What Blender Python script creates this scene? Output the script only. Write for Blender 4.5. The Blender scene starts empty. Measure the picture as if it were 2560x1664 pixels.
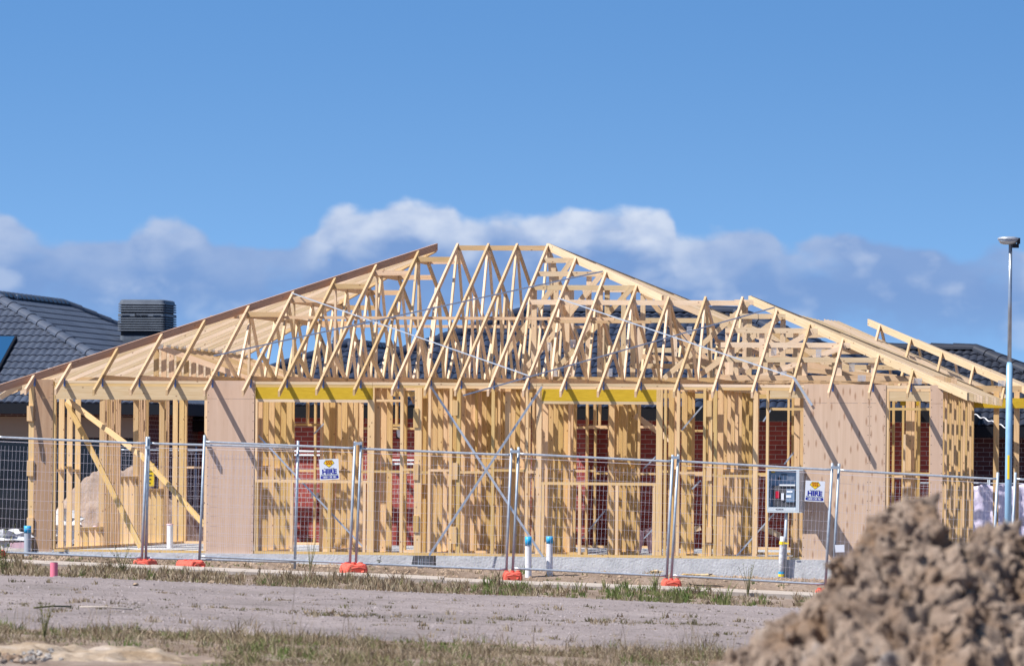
import bpy, bmesh, math, random
from mathutils import Vector, Matrix, noise
random.seed(7)
S = bpy.context.scene
COL = S.collection
rnd = random.Random(11)

# ------------------------------------------------------------------ camera model
F, CX, CY, VH, ROLL, ZC = 15000.0, 1280.0, 832.0, 335.0, 0.00855, 1.62
def ray(x, y):
    dx, dy = x - CX, y - CY
    u = dx*math.cos(ROLL) + dy*math.sin(ROLL)
    v = -dx*math.sin(ROLL) + dy*math.cos(ROLL)
    return u/F, (VH - v)/F
def at(x, y, Y):
    a, b = ray(x, y)
    return Vector((a*Y, Y, ZC + b*Y))
ANG = math.radians(9.0); CA, SA = math.cos(ANG), math.sin(ANG); Y0 = 96.8
def hw(t, d, z=0.0):
    return Vector((t*CA + d*SA, Y0 - t*SA + d*CA, z))
def td(x, y, d):                      # pixel + depth in the house -> (t, z)
    a, b = ray(x, y)
    t = (a*(Y0 + d*CA) - d*SA)/(CA + a*SA)
    return t, ZC + b*(Y0 - t*SA + d*CA)
def tt(x, d, y=1100): return td(x, y, d)[0]
def gz(X, Y=90):                      # ground height
    X = max(-30, min(30, X))
    return -0.15 - 0.034*X

def gp(x, y, dz=0.0):                 # pixel -> point on the ground
    a, b = ray(x, y); Y = 80.0
    for _ in range(30): Y = (gz(a*Y) + dz - ZC)/b
    return Vector((a*Y, Y, gz(a*Y) + dz))
cam_d = bpy.data.cameras.new("camera")
cam = bpy.data.objects.new("camera", cam_d); COL.objects.link(cam)
cr, sr = math.cos(ROLL), math.sin(ROLL)
cam.matrix_world = Matrix(((cr, -sr, 0, 0), (0, 0, -1, 0), (sr, cr, 0, ZC), (0, 0, 0, 1)))
cam_d.sensor_width = 36; cam_d.lens = F/2560*36
cam_d.shift_y = VH/2560; cam_d.shift_x = VH*sr/2560
cam_d.clip_start = 1; cam_d.clip_end = 20000
cam_d.dof.use_dof = True; cam_d.dof.focus_distance = 97; cam_d.dof.aperture_fstop = 5.6
S.camera = cam

# ------------------------------------------------------------------ materials
def srgb(r, g, b):
    f = lambda c: (c/255/12.92) if c/255 <= 0.04045 else ((c/255 + 0.055)/1.055)**2.4
    return (f(r), f(g), f(b), 1)
class NT:
    def __init__(s, mat):
        s.nt = mat.node_tree; s.n = s.nt.nodes; s.l = s.nt.links
    def add(s, typ, **kw):
        nd = s.n.new(typ)
        for k, v in kw.items():
            if k == 'i':
                for kk, vv in v.items():
                    if isinstance(vv, bpy.types.NodeSocket): s.l.new(vv, nd.inputs[kk])
                    else: nd.inputs[kk].default_value = vv
            else: setattr(nd, k, v)
        return nd
    def math(s, op, a, b=0.0, c=None, clamp=False):
        nd = s.n.new('ShaderNodeMath'); nd.operation = op; nd.use_clamp = clamp
        for k, v in enumerate((a, b, c)):
            if v is None: continue
            if isinstance(v, bpy.types.NodeSocket): s.l.new(v, nd.inputs[k])
            else: nd.inputs[k].default_value = v
        return nd.outputs[0]
    def mix(s, fac, a, b, blend='MIX'):
        nd = s.n.new('ShaderNodeMix'); nd.data_type = 'RGBA'; nd.blend_type = blend
        for k, v in ((0, fac), (6, a), (7, b)):
            if isinstance(v, bpy.types.NodeSocket): s.l.new(v, nd.inputs[k])
            else: nd.inputs[k].default_value = v
        return nd.outputs[2]
    def ramp(s, fac, pts):
        nd = s.n.new('ShaderNodeValToRGB'); s.l.new(fac, nd.inputs[0])
        e = nd.color_ramp.elements
        while len(e) < len(pts): e.new(0.5)
        for k, (p, c) in enumerate(pts):
            e[k].position = p; e[k].color = c if len(c) == 4 else (*c, 1)
        return nd.outputs[0]
def mat(name, color=(0.5, 0.5, 0.5, 1), rough=0.7, metal=0.0, spec=0.3):
    m = bpy.data.materials.new(name); m.use_nodes = True
    b = m.node_tree.nodes['Principled BSDF']
    b.inputs['Base Color'].default_value = color if len(color) == 4 else (*color, 1)
    b.inputs['Roughness'].default_value = rough; b.inputs['Metallic'].default_value = metal
    b.inputs['Specular IOR Level'].default_value = spec
    return m, b, NT(m)
def noisy(name, c1, c2, scale=8, rough=0.8, detail=6, bump=0.0, bscale=None, metal=0.0, lo=0.35, hi=0.65, spec=0.3, stretch=None):
    m, b, n = mat(name, c1, rough, metal, spec)
    tc = n.add('ShaderNodeTexCoord')
    v = tc.outputs['Object']
    if stretch:
        mp = n.add('ShaderNodeMapping', i={0: v, 3: stretch}); v = mp.outputs[0]
    nz = n.add('ShaderNodeTexNoise', i={'Vector': v, 'Scale': scale, 'Detail': detail, 'Roughness': 0.65})
    n.l.new(n.ramp(nz.outputs[0], [(lo, c1), (hi, c2)]), b.inputs['Base Color'])
    if bump:
        n2 = n.add('ShaderNodeTexNoise', i={'Vector': v, 'Scale': bscale or scale*3, 'Detail': 5})
        bp = n.add('ShaderNodeBump', i={'Strength': bump, 'Distance': 0.02, 'Height': n2.outputs[0]})
        n.l.new(bp.outputs[0], b.inputs['Normal'])
    return m

def pine(name, c1, c2, knot=(0.16, 0.07, 0.03, 1), kd=0.030, varia=0.16):
    m, b, n = mat(name, c1, 0.62, 0, 0.25)
    uv = n.add('ShaderNodeUVMap', uv_map='UVMap')
    mp = n.add('ShaderNodeMapping', i={0: uv.outputs[0], 3: (1.2, 26, 1)})
    nz = n.add('ShaderNodeTexNoise', i={'Vector': mp.outputs[0], 'Scale': 1.6, 'Detail': 5, 'Roughness': 0.6, 'Distortion': 0.6})
    col = n.ramp(nz.outputs[0], [(0.32, c2), (0.62, c1)])
    mp2 = n.add('ShaderNodeMapping', i={0: uv.outputs[0], 3: (1.0, 1.6, 1)})
    vo = n.add('ShaderNodeTexVoronoi', voronoi_dimensions='2D', i={'Vector': mp2.outputs[0], 'Scale': 2.6})
    k = n.ramp(vo.outputs['Distance'], [(kd*0.7, (1, 1, 1)), (kd*1.9, (0, 0, 0))])
    col = n.mix(n.math('MULTIPLY', k, 0.75), col, knot)
    at_ = n.add('ShaderNodeAttribute', attribute_name='tint')
    hs = n.add('ShaderNodeHueSaturation', i={'Color': col, 'Hue': n.math('MULTIPLY_ADD', at_.outputs['Fac'], 0.016, 0.482),
        'Saturation': n.math('MULTIPLY_ADD', at_.outputs['Fac'], 0.25, 0.88),
        'Value': n.math('MULTIPLY_ADD', at_.outputs['Fac'], -2*varia, 1.0 + varia)})
    n.l.new(hs.outputs[0], b.inputs['Base Color'])
    bp = n.add('ShaderNodeBump', i={'Strength': 0.12, 'Distance': 0.004, 'Height': nz.outputs[0]})
    n.l.new(bp.outputs[0], b.inputs['Normal'])
    return m
M = {}
M['pine'] = pine('pine_timber', (0.64, 0.475, 0.28, 1), (0.54, 0.375, 0.20, 1))
M['pine_pale'] = pine('pale_pine_timber', (0.72, 0.58, 0.39, 1), (0.61, 0.465, 0.285, 1))
M['pine_wall'] = pine('framing_pine_timber', (0.71, 0.515, 0.255, 1), (0.59, 0.40, 0.18, 1))
M['pine_shaded'] = pine('shade_darkened_pine_timber', (0.47, 0.305, 0.18, 1), (0.38, 0.235, 0.13, 1))  # darker pine, the shade on the left hip board put into its colour
M['pine_post'] = pine('yellowish_pine_timber', (0.74, 0.55, 0.275, 1), (0.63, 0.44, 0.195, 1))

def plywood(name, c1, c2, kn=0.6):
    m, b, n = mat(name, c1, 0.6, 0, 0.3)
    tc = n.add('ShaderNodeTexCoord')
    mp = n.add('ShaderNodeMapping', i={0: tc.outputs['Object'], 3: (14, 14, 0.5)})
    nz = n.add('ShaderNodeTexNoise', i={'Vector': mp.outputs[0], 'Scale': 1.0, 'Detail': 6, 'Roughness': 0.6, 'Distortion': 0.4})
    col = n.ramp(nz.outputs[0], [(0.3, c2), (0.7, c1)])
    sx = n.add('ShaderNodeSeparateXYZ', i={0: tc.outputs['Object']})
    mp2 = n.add('ShaderNodeCombineXYZ', i={0: n.math('MULTIPLY', sx.outputs[0], 9.0), 1: n.math('MULTIPLY', sx.outputs[2], 2.3)})
    vo = n.add('ShaderNodeTexVoronoi', voronoi_dimensions='2D', i={'Vector': mp2.outputs[0], 'Scale': 1.0, 'Randomness': 0.8})
    k = n.ramp(vo.outputs['Distance'], [(0.06, (1, 1, 1)), (0.19, (0, 0, 0))])
    col = n.mix(n.math('MULTIPLY', k, kn), col, (0.26, 0.12, 0.06, 1))
    n.l.new(col, b.inputs['Base Color'])
    return m
M['ply'] = plywood('bracing_plywood', (0.645, 0.475, 0.355, 1), (0.56, 0.395, 0.285, 1))
M['ply_dark'] = plywood('weathered_bracing_plywood', (0.42, 0.275, 0.175, 1), (0.34, 0.21, 0.13, 1), 0.12)
M['ply_plain'] = plywood('smooth_bracing_plywood', (0.60, 0.43, 0.325, 1), (0.53, 0.365, 0.265, 1), 0.08)
M['lvl'] = noisy('yellow_beam_paint', (0.60, 0.405, 0.03, 1), (0.50, 0.32, 0.018, 1), 6, 0.5, stretch=(1, 1, 6))
M['galv'] = noisy('galvanised_steel', (0.62, 0.65, 0.70, 1), (0.42, 0.46, 0.52, 1), 18, 0.38, metal=0.55)
M['galv_dull'] = noisy('dull_galvanised_steel', (0.44, 0.50, 0.58, 1), (0.32, 0.38, 0.45, 1), 14, 0.5, metal=0.35)
M['wire'], _, _ = mat('fence_wire', (0.62, 0.58, 0.66, 1), 0.45, 0.3)
M['strap'], _, _ = mat('bright_strap_steel', (0.50, 0.55, 0.62, 1), 0.4, 0.4)
M['strap_dull'], _, _ = mat('strap_steel', (0.45, 0.52, 0.62, 1), 0.4, 0.5)
M['plate'], _, _ = mat('nail_plate_steel', (0.60, 0.62, 0.66, 1), 0.4, 0.6)
M['blue_clip'], _, _ = mat('blue_zinc', (0.12, 0.22, 0.50, 1), 0.5, 0.3)
M['concrete'] = noisy('slab_concrete', (0.56, 0.57, 0.59, 1), (0.43, 0.44, 0.46, 1), 5, 0.85, bump=0.5, bscale=30)
M['path'] = noisy('footpath_concrete', (0.47, 0.41, 0.36, 1), (0.38, 0.32, 0.28, 1), 3, 0.9, bump=0.3)
M['orange'] = noisy('faded_orange_plastic', (0.74, 0.15, 0.10, 1), (0.62, 0.10, 0.07, 1), 7, 0.55)
M['white_pvc'], _, _ = mat('white_pipe_plastic', (0.74, 0.74, 0.77, 1), 0.35)
M['grey_pvc'], _, _ = mat('grey_pipe_plastic', (0.36, 0.40, 0.46, 1), 0.4)
M['blue'], _, _ = mat('blue_cap_plastic', (0.03, 0.36, 0.68, 1), 0.4)
M['pink'], _, _ = mat('pink_pipe_plastic', (0.72, 0.19, 0.27, 1), 0.5)
M['pale_pink'], _, _ = mat('pale_pink_plastic', (0.75, 0.50, 0.56, 1), 0.5)
M['black'] = noisy('black_plastic', (0.045, 0.047, 0.055, 1), (0.10, 0.10, 0.11, 1), 9, 0.6)
M['yellow'], _, _ = mat('yellow_sheet', (0.85, 0.62, 0.03, 1), 0.5)
M['sign_white'], _, _ = mat('sign_white', (0.74, 0.77, 0.84, 1), 0.4)
M['sign_blue'], _, _ = mat('sign_blue', (0.012, 0.02, 0.30, 1), 0.5)
M['sign_grey'], _, _ = mat('sign_grey', (0.22, 0.26, 0.34, 1), 0.5)
M['sign_yellow'], _, _ = mat('sign_yellow', (0.88, 0.60, 0.02, 1), 0.5)
M['sign_red'], _, _ = mat('sign_red', (0.42, 0.03, 0.01, 1), 0.5)
M['sign_dark'], _, _ = mat('sign_dark', (0.03, 0.07, 0.06, 1), 0.5)
M['meter_grey'], _, _ = mat('meter_box_grey', (0.56, 0.63, 0.69, 1), 0.45)
M['meter_back'], _, _ = mat('meter_box_backboard', (0.15, 0.23, 0.35, 1), 0.5)
M['red'], _, _ = mat('red_plastic', (0.5, 0.01, 0.04, 1), 0.4)
M['glass_blue'], _, _ = mat('solar_glass', (0.015, 0.07, 0.17, 1), 0.25, 0.0, 0.35)
M['opening_shade'], _, _ = mat('shaded_opening_pane', (0.012, 0.014, 0.018, 1), 0.1, 0, 0.5)  # near-black pane colour stands for the shade inside the garage openings
M['gutter'], _, _ = mat('charcoal_gutter', (0.007, 0.008, 0.012, 1), 0.5)
M['soffit'], _, _ = mat('soffit_board', (0.30, 0.235, 0.18, 1), 0.8)
M['tile'] = noisy('slate_blue_roof_tile', (0.032, 0.042, 0.075, 1), (0.021, 0.028, 0.050, 1), 2.2, 0.42, spec=0.5)
M['tile_l'] = noisy('grey_blue_roof_tile', (0.078, 0.092, 0.128, 1), (0.052, 0.062, 0.09, 1), 2.0, 0.40, spec=0.5)
M['tile_r'] = noisy('charcoal_roof_tile', (0.030, 0.034, 0.050, 1), (0.018, 0.021, 0.032, 1), 2.2, 0.5, spec=0.4)
M['cooler'] = noisy('cooler_grey_plastic', (0.125, 0.145, 0.18, 1), (0.095, 0.11, 0.14, 1), 5, 0.45)
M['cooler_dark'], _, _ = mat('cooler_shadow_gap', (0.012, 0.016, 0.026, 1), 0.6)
M['pole'] = noisy('painted_pole_steel', (0.27, 0.46, 0.64, 1), (0.23, 0.40, 0.57, 1), 6, 0.35, spec=0.5)
M['pole_up'] = noisy('bare_pole_steel', (0.42, 0.47, 0.53, 1), (0.32, 0.36, 0.42, 1), 6, 0.3, metal=0.6)
M['sheet'] = noisy('white_plastic_sheet', (0.68, 0.62, 0.76, 1), (0.46, 0.42, 0.58, 1), 7, 0.3, bump=1.0, bscale=9)
M['rag'] = noisy('crumpled_white_plastic', (0.72, 0.74, 0.76, 1), (0.5, 0.5, 0.54, 1), 6, 0.4, bump=1.0, bscale=16)
M['foil'] = noisy('brown_plastic_film', (0.50, 0.30, 0.08, 1), (0.62, 0.50, 0.32, 1), 9, 0.35)
M['stem'], _, _ = mat('dry_weed_stem', (0.16, 0.15, 0.07, 1), 0.8)

def brick(name, c1, c2, mortar):
    m, b, n = mat(name, c1, 0.8, 0, 0.2)
    tc = n.add('ShaderNodeTexCoord')
    sp = n.add('ShaderNodeSeparateXYZ', i={0: tc.outputs['Object']})
    cb = n.add('ShaderNodeCombineXYZ', i={0: n.math('ADD', sp.outputs[0], sp.outputs[1]), 1: sp.outputs[2]})
    br = n.add('ShaderNodeTexBrick', i={'Vector': cb.outputs[0], 'Color1': c1, 'Color2': c2, 'Mortar': mortar, 'Scale': 1.0,
        'Mortar Size': 0.006, 'Mortar Smooth': 0.1, 'Brick Width': 0.24, 'Row Height': 0.086, 'Bias': 0.0})
    nz = n.add('ShaderNodeTexNoise', i={'Vector': tc.outputs['Object'], 'Scale': 9, 'Detail': 4})
    col = n.mix(0.35, br.outputs[0], n.ramp(nz.outputs[0], [(0.3, (0.5, 0.5, 0.5)), (0.7, (1, 1, 1))]), 'MULTIPLY')
    n.l.new(col, b.inputs['Base Color'])
    bp = n.add('ShaderNodeBump', i={'Strength': 0.5, 'Distance': 0.006, 'Height': n.math('SUBTRACT', 1.0, br.outputs['Fac'])})
    n.l.new(bp.outputs[0], b.inputs['Normal'])
    return m
M['brick'] = brick('red_brick', (0.40, 0.088, 0.075, 1), (0.31, 0.062, 0.056, 1), (0.50, 0.40, 0.37, 1))
M['brick_dark'] = brick('plum_brown_brick', (0.17, 0.07, 0.07, 1), (0.12, 0.05, 0.055, 1), (0.42, 0.38, 0.38, 1))

# ground materials
def ground_mat():
    m, b, n = mat('bare_earth', (0.3, 0.25, 0.2, 1), 0.95, 0, 0.1)
    tc = n.add('ShaderNodeTexCoord'); v = tc.outputs['Object']
    mp = n.add('ShaderNodeMapping', i={0: v, 3: (1, 0.45, 1)})
    n1 = n.add('ShaderNodeTexNoise', i={'Vector': mp.outputs[0], 'Scale': 0.9, 'Detail': 8, 'Roughness': 0.7})
    n2 = n.add('ShaderNodeTexNoise', i={'Vector': v, 'Scale': 14, 'Detail': 6, 'Roughness': 0.7})
    c = n.ramp(n1.outputs[0], [(0.32, (0.17, 0.12, 0.085, 1)), (0.5, (0.29, 0.22, 0.175, 1)), (0.66, (0.37, 0.295, 0.25, 1))])
    c = n.mix(0.55, c, n.ramp(n2.outputs[0], [(0.35, (0.45, 0.42, 0.4)), (0.6, (1, 1, 1))]), 'MULTIPLY')
    n.l.new(c, b.inputs['Base Color'])
    bp = n.add('ShaderNodeBump', i={'Strength': 0.7, 'Distance': 0.05, 'Height': n2.outputs[0]})
    n.l.new(bp.outputs[0], b.inputs['Normal'])
    return m
def road_mat():
    m, b, n = mat('crushed_rock', (0.3, 0.3, 0.3, 1), 0.95, 0, 0.1)
    tc = n.add('ShaderNodeTexCoord'); v = tc.outputs['Object']
    mp = n.add('ShaderNodeMapping', i={0: v, 3: (0.5, 0.22, 1)})
    n1 = n.add('ShaderNodeTexNoise', i={'Vector': mp.outputs[0], 'Scale': 1.3, 'Detail': 7, 'Roughness': 0.65})
    mp2 = n.add('ShaderNodeMapping', i={0: v, 3: (1, 0.35, 1)})
    n2 = n.add('ShaderNodeTexNoise', i={'Vector': mp2.outputs[0], 'Scale': 26, 'Detail': 5, 'Roughness': 0.8})
    vo = n.add('ShaderNodeTexVoronoi', i={'Vector': mp2.outputs[0], 'Scale': 11, 'Randomness': 1.0})
    c = n.ramp(n1.outputs[0], [(0.33, (0.24, 0.205, 0.195, 1)), (0.52, (0.31, 0.262, 0.258, 1)), (0.68, (0.365, 0.31, 0.30, 1))])
    c = n.mix(0.6, c, n.ramp(n2.outputs[0], [(0.36, (0.52, 0.5, 0.5)), (0.56, (1, 1, 1))]), 'MULTIPLY')
    sy_ = n.add('ShaderNodeSeparateXYZ', i={0: v})
    wv = n.math('ADD', n.math('SUBTRACT', sy_.outputs[1], n.math('MULTIPLY', sy_.outputs[0], 0.22)), n.math('MULTIPLY', n1.outputs[0], 1.6))
    rut = n.ramp(n.math('PINGPONG', wv, 2.4), [(0.0, (0.70, 0.68, 0.67)), (0.16, (1, 1, 1))])
    c = n.mix(0.65, c, rut, 'MULTIPLY')
    n4 = n.add('ShaderNodeTexNoise', i={'Vector': mp.outputs[0], 'Scale': 3.1, 'Detail': 6, 'Roughness': 0.75})
    c = n.mix(n.ramp(n4.outputs[0], [(0.56, (0, 0, 0)), (0.68, (0.55, 0.55, 0.55))]), c, (0.19, 0.15, 0.125, 1))
    c = n.mix(n.ramp(vo.outputs['Distance'], [(0.0, (0.35, 0.35, 0.35)), (0.18, (0, 0, 0))]), c, (0.16, 0.12, 0.115, 1))
    n.l.new(c, b.inputs['Base Color'])
    bp = n.add('ShaderNodeBump', i={'Strength': 0.8, 'Distance': 0.03, 'Height': n2.outputs[0]})
    n.l.new(bp.outputs[0], b.inputs['Normal'])
    return m
M['ground'] = ground_mat(); M['road'] = road_mat()
def soil(name, cs, s1=3.0, s2=16):
    m, b, n = mat(name, cs[0], 0.95, 0, 0.1)
    tc = n.add('ShaderNodeTexCoord'); v = tc.outputs['Object']
    n1 = n.add('ShaderNodeTexNoise', i={'Vector': v, 'Scale': s1, 'Detail': 6, 'Roughness': 0.6})
    n2 = n.add('ShaderNodeTexNoise', i={'Vector': v, 'Scale': s2, 'Detail': 6, 'Roughness': 0.75})
    c = n.ramp(n1.outputs[0], [(0.34, cs[0]), (0.48, cs[1]), (0.6, cs[2]), (0.72, cs[3])])
    c = n.mix(0.5, c, n.ramp(n2.outputs[0], [(0.35, (0.5, 0.48, 0.46)), (0.6, (1, 1, 1))]), 'MULTIPLY')
    n.l.new(c, b.inputs['Base Color'])
    n3 = n.add('ShaderNodeTexNoise', i={'Vector': v, 'Scale': 55, 'Detail': 5, 'Roughness': 0.7})
    bp = n.add('ShaderNodeBump', i={'Strength': 0.9, 'Distance': 0.02, 'Height': n.math('ADD', n2.outputs[0], n.math('MULTIPLY', n3.outputs[0], 0.5))})
    n.l.new(bp.outputs[0], b.inputs['Normal'])
    return m
M['soil'] = soil('clay_soil', [(0.27, 0.18, 0.12, 1), (0.25, 0.185, 0.145, 1), (0.35, 0.27, 0.215, 1), (0.30, 0.265, 0.255, 1)])
M['soil_pale'] = soil('pale_sandy_soil', [(0.33, 0.24, 0.16, 1), (0.40, 0.31, 0.23, 1), (0.46, 0.37, 0.29, 1), (0.50, 0.42, 0.37, 1)])
M['soil_back'] = soil('brown_fill_soil', [(0.30, 0.21, 0.16, 1), (0.34, 0.25, 0.20, 1), (0.38, 0.29, 0.235, 1), (0.41, 0.32, 0.27, 1)])
M['stone'] = noisy('pale_rubble', (0.40, 0.37, 0.35, 1), (0.22, 0.20, 0.19, 1), 6, 0.9, bump=0.5)
def blade(name, cols):
    m, b, n = mat(name, cols[0], 0.8, 0, 0.15)
    at_ = n.add('ShaderNodeAttribute', attribute_name='tint')
    n.l.new(n.ramp(at_.outputs['Fac'], [(k/(len(cols)-1), c) for k, c in enumerate(cols)]), b.inputs['Base Color'])
    return m
M['dry'] = blade('dry_grass', [(0.30, 0.235, 0.14, 1), (0.19, 0.13, 0.085, 1), (0.40, 0.33, 0.23, 1), (0.15, 0.095, 0.06, 1), (0.20, 0.175, 0.095, 1), (0.27, 0.20, 0.13, 1)])
M['weedy'] = blade('road_weeds', [(0.10, 0.095, 0.05, 1), (0.15, 0.12, 0.075, 1), (0.12, 0.115, 0.05, 1), (0.19, 0.14, 0.10, 1)])
M['green'] = blade('green_grass', [(0.075, 0.11, 0.028, 1), (0.11, 0.15, 0.045, 1), (0.17, 0.18, 0.065, 1), (0.16, 0.15, 0.07, 1)])

# ------------------------------------------------------------------ object helpers
def tag(o, label=None, cat=None, group=None, kind=None):
    if label: o['label'] = label
    if cat: o['category'] = cat
    if group: o['group'] = group
    if kind: o['kind'] = kind
    return o
def empty(name, loc=(0, 0, 0), rz=0.0, parent=None):
    o = bpy.data.objects.new(name, None); o.empty_display_size = 0.1
    COL.objects.link(o); o.location = loc; o.rotation_euler.z = rz
    if parent: o.parent = parent
    return o
class MB:
    """collects faces with uv + tint, builds one mesh object"""
    def __init__(s): s.v = []; s.f = []; s.uv = []; s.t = []; s.m = []
    def face(s, pts, uvs=None, tint=0.5, mi=0):
        k = len(s.v); s.v += [tuple(p) for p in pts]; s.f.append(tuple(range(k, k+len(pts))))
        s.uv.append(uvs or [(p[0], p[1]) for p in pts]); s.t.append(tint); s.m.append(mi)
    def prism(s, quad, ext, tint=None, mi=0):
        """quad: 4 points, 0->1 is the long edge (grain); ext: vector"""
        if tint is None: tint = rnd.random()
        q = [Vector(p) for p in quad]; e = Vector(ext); r = [p + e for p in q]
        L = (q[1]-q[0]).length; H = (q[3]-q[0]).length; W = e.length
        ou, ov = rnd.uniform(0, 50), rnd.uniform(0, 50)
        def U(l, c): return (ou + l, ov + c)
        nrm = (q[1]-q[0]).cross(q[3]-q[0])
        flip = nrm.dot(e) > 0
        def add(p, u):
            if not flip: p = p[::-1]; u = u[::-1]
            s.face(p, u, tint, mi)
        add([q[3], q[2], q[1], q[0]], [U(0, H), U(L, H), U(L, 0), U(0, 0)])
        add([r[0], r[1], r[2], r[3]], [U(0, H+W), U(L, H+W), U(L, 2*H+W), U(0, 2*H+W)])
        add([q[0], q[1], r[1], r[0]], [U(0, 0), U(L, 0), U(L, W), U(0, W)])
        add([q[2], q[3], r[3], r[2]], [U(L, 0), U(0, 0), U(0, W), U(L, W)])
        add([q[1], q[2], r[2], r[1]], [U(L, 0), U(L, H), U(L+W, H), U(L+W, 0)])
        add([q[3], q[0], r[0], r[3]], [U(0, H), U(0, 0), U(-W, 0), U(-W, H)])
    def board(s, p0, p1, w, h, wide=None, tint=None, mi=0):
        """box p0->p1; h along 'wide' direction, w along the other"""
        p0, p1 = Vector(p0), Vector(p1); d = (p1-p0).normalized()
        wide = Vector(wide) if wide else Vector((0, 0, 1))
        side = d.cross(wide)
        if side.length < 1e-4: wide = Vector((1, 0, 0)); side = d.cross(wide)
        side.normalize(); up = side.cross(d).normalized()
        a, c = up*h/2, side*w/2
        s.prism([p0-a-c, p1-a-c, p1+a-c, p0+a-c], c*2, tint, mi)
    def box(s, x0, x1, y0, y1, z0, z1, tint=None, mi=0):
        if (z1-z0) >= max(x1-x0, y1-y0):
            s.prism([(x0, y0, z0), (x0, y0, z1), (x1, y0, z1), (x1, y0, z0)], (0, y1-y0, 0), tint, mi)
        elif (x1-x0) >= (y1-y0):
            s.prism([(x0, y0, z0), (x1, y0, z0), (x1, y0, z1), (x0, y0, z1)], (0, y1-y0, 0), tint, mi)
        else:
            s.prism([(x0, y0, z0), (x0, y1, z0), (x0, y1, z1), (x0, y0, z1)], (x1-x0, 0, 0), tint, mi)
    def tube(s, pts, r, n=8, tint=0.5, mi=0, caps=True, r1=None):
        pts = [Vector(p) for p in pts]; rings = []
        for k, p in enumerate(pts):
            d = (pts[min(k+1, len(pts)-1)] - pts[max(k-1, 0)]).normalized()
            ref = Vector((0, 0, 1)) if abs(d.z) < 0.9 else Vector((1, 0, 0))
            a = d.cross(ref).normalized(); b = d.cross(a).normalized()
            rr = r if r1 is None else r + (r1-r)*k/(len(pts)-1)
            rings.append([p + a*rr*math.cos(2*math.pi*j/n) + b*rr*math.sin(2*math.pi*j/n) for j in range(n)])
        for k in range(len(rings)-1):
            for j in range(n):
                j2 = (j+1) % n
                s.face([rings[k][j], rings[k+1][j], rings[k+1][j2], rings[k][j2]], None, tint, mi)
        if caps:
            s.face(rings[0], None, tint, mi); s.face(rings[-1][::-1], None, tint, mi)
    def lathe(s, c, prof, n=16, tint=0.5, mi=0, sx=1, sy=1):
        c = Vector(c); R = []
        for r, z in prof:
            R.append([c + Vector((sx*r*math.cos(2*math.pi*j/n), sy*r*math.sin(2*math.pi*j/n), z)) for j in range(n)])
        for k in range(len(R)-1):
            for j in range(n):
                j2 = (j+1) % n; s.face([R[k][j], R[k][j2], R[k+1][j2], R[k+1][j]], None, tint, mi)
        s.face(R[0][::-1], None, tint, mi); s.face(R[-1], None, tint, mi)
    def build(s, name, mats, parent=None, smooth=False, loc=None, weld=False, bevel=0):
        me = bpy.data.meshes.new(name)
        me.from_pydata(s.v, [], s.f)
        ul = me.uv_layers.new(name='UVMap')
        ul.data.foreach_set('uv', [c for u in s.uv for p in u for c in p])
        ca = me.color_attributes.new('tint', 'FLOAT_COLOR', 'CORNER')
        arr = []
        for u, t in zip(s.uv, s.t): arr += [t, t, t, 1.0]*len(u)
        ca.data.foreach_set('color', arr)
        for m_ in (mats if isinstance(mats, (list, tuple)) else [mats]): me.materials.append(m_)
        me.polygons.foreach_set('material_index', s.m)
        if weld or smooth or bevel:
            bm = bmesh.new(); bm.from_mesh(me); bmesh.ops.remove_doubles(bm, verts=bm.verts, dist=1e-5)
            if bevel: bmesh.ops.bevel(bm, geom=bm.edges[:], offset=bevel, segments=2, affect='EDGES', clamp_overlap=True)
            bm.to_mesh(me); bm.free()
        if smooth: me.polygons.foreach_set('use_smooth', [True]*len(me.polygons))
        me.update()
        o = bpy.data.objects.new(name, me); COL.objects.link(o)
        if parent: o.parent = parent
        if loc: o.location = loc
        return o
def copy_tree(o, parent=None):
    c = o.copy(); COL.objects.link(c)
    if parent: c.parent = parent
    for ch in list(o.children): copy_tree(ch, c)
    return c
def smooth_by_angle(o, ang=0.6):
    me = o.data; bm = bmesh.new(); bm.from_mesh(me)
    for e in bm.edges:
        e.smooth = not (len(e.link_faces) == 2 and e.calc_face_angle(0) > ang)
    for f in bm.faces: f.smooth = True
    bm.to_mesh(me); bm.free()

# ------------------------------------------------------------------ setting: ground, road, footpath
def axis(fine0, fine1, step, far):
    a = []; x = fine0
    while x <= fine1 + 1e-6: a.append(x); x += step
    g = step; x = fine0
    lo = []
    while x > -far: g *= 1.6; x -= g; lo.append(x)
    hi = []; g = step; x = a[-1]
    while x < far: g *= 1.6; x += g; hi.append(x)
    return lo[::-1] + a + hi
def hgt(X, Y, bumps=True):
    z = gz(X, Y)
    u = min(1.0, max(0.0, (Y-93.6)/1.3)); z += u*u*(3-2*u)*max(0.03, min(0.2, 0.115 + 0.0145*X))*(1 if Y < 112 else 0.5)
    if bumps and 44 < Y < 100 and abs(X) < 14:
        z += 0.02*noise.noise(Vector((X*0.8, Y*0.3, 0))) + 0.012*noise.noise(Vector((X*2.5, Y*1.2, 3)))
    return z
def sheet(name, xs, ys, zf, m, kind='structure', inside=None):
    me = bpy.data.meshes.new(name)
    vs = [(x, y, zf(x, y)) for y in ys for x in xs]; n = len(xs)
    fs = [(j*n+i, j*n+i+1, (j+1)*n+i+1, (j+1)*n+i) for j in range(len(ys)-1) for i in range(n-1)
          if inside is None or inside((xs[i]+xs[i+1])/2, (ys[j]+ys[j+1])/2)]
    me.from_pydata(vs, [], fs); me.materials.append(m)
    me.polygons.foreach_set('use_smooth', [True]*len(me.polygons)); me.update()
    o = bpy.data.objects.new(name, me); COL.objects.link(o); tag(o, kind=kind)
    return o
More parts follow.
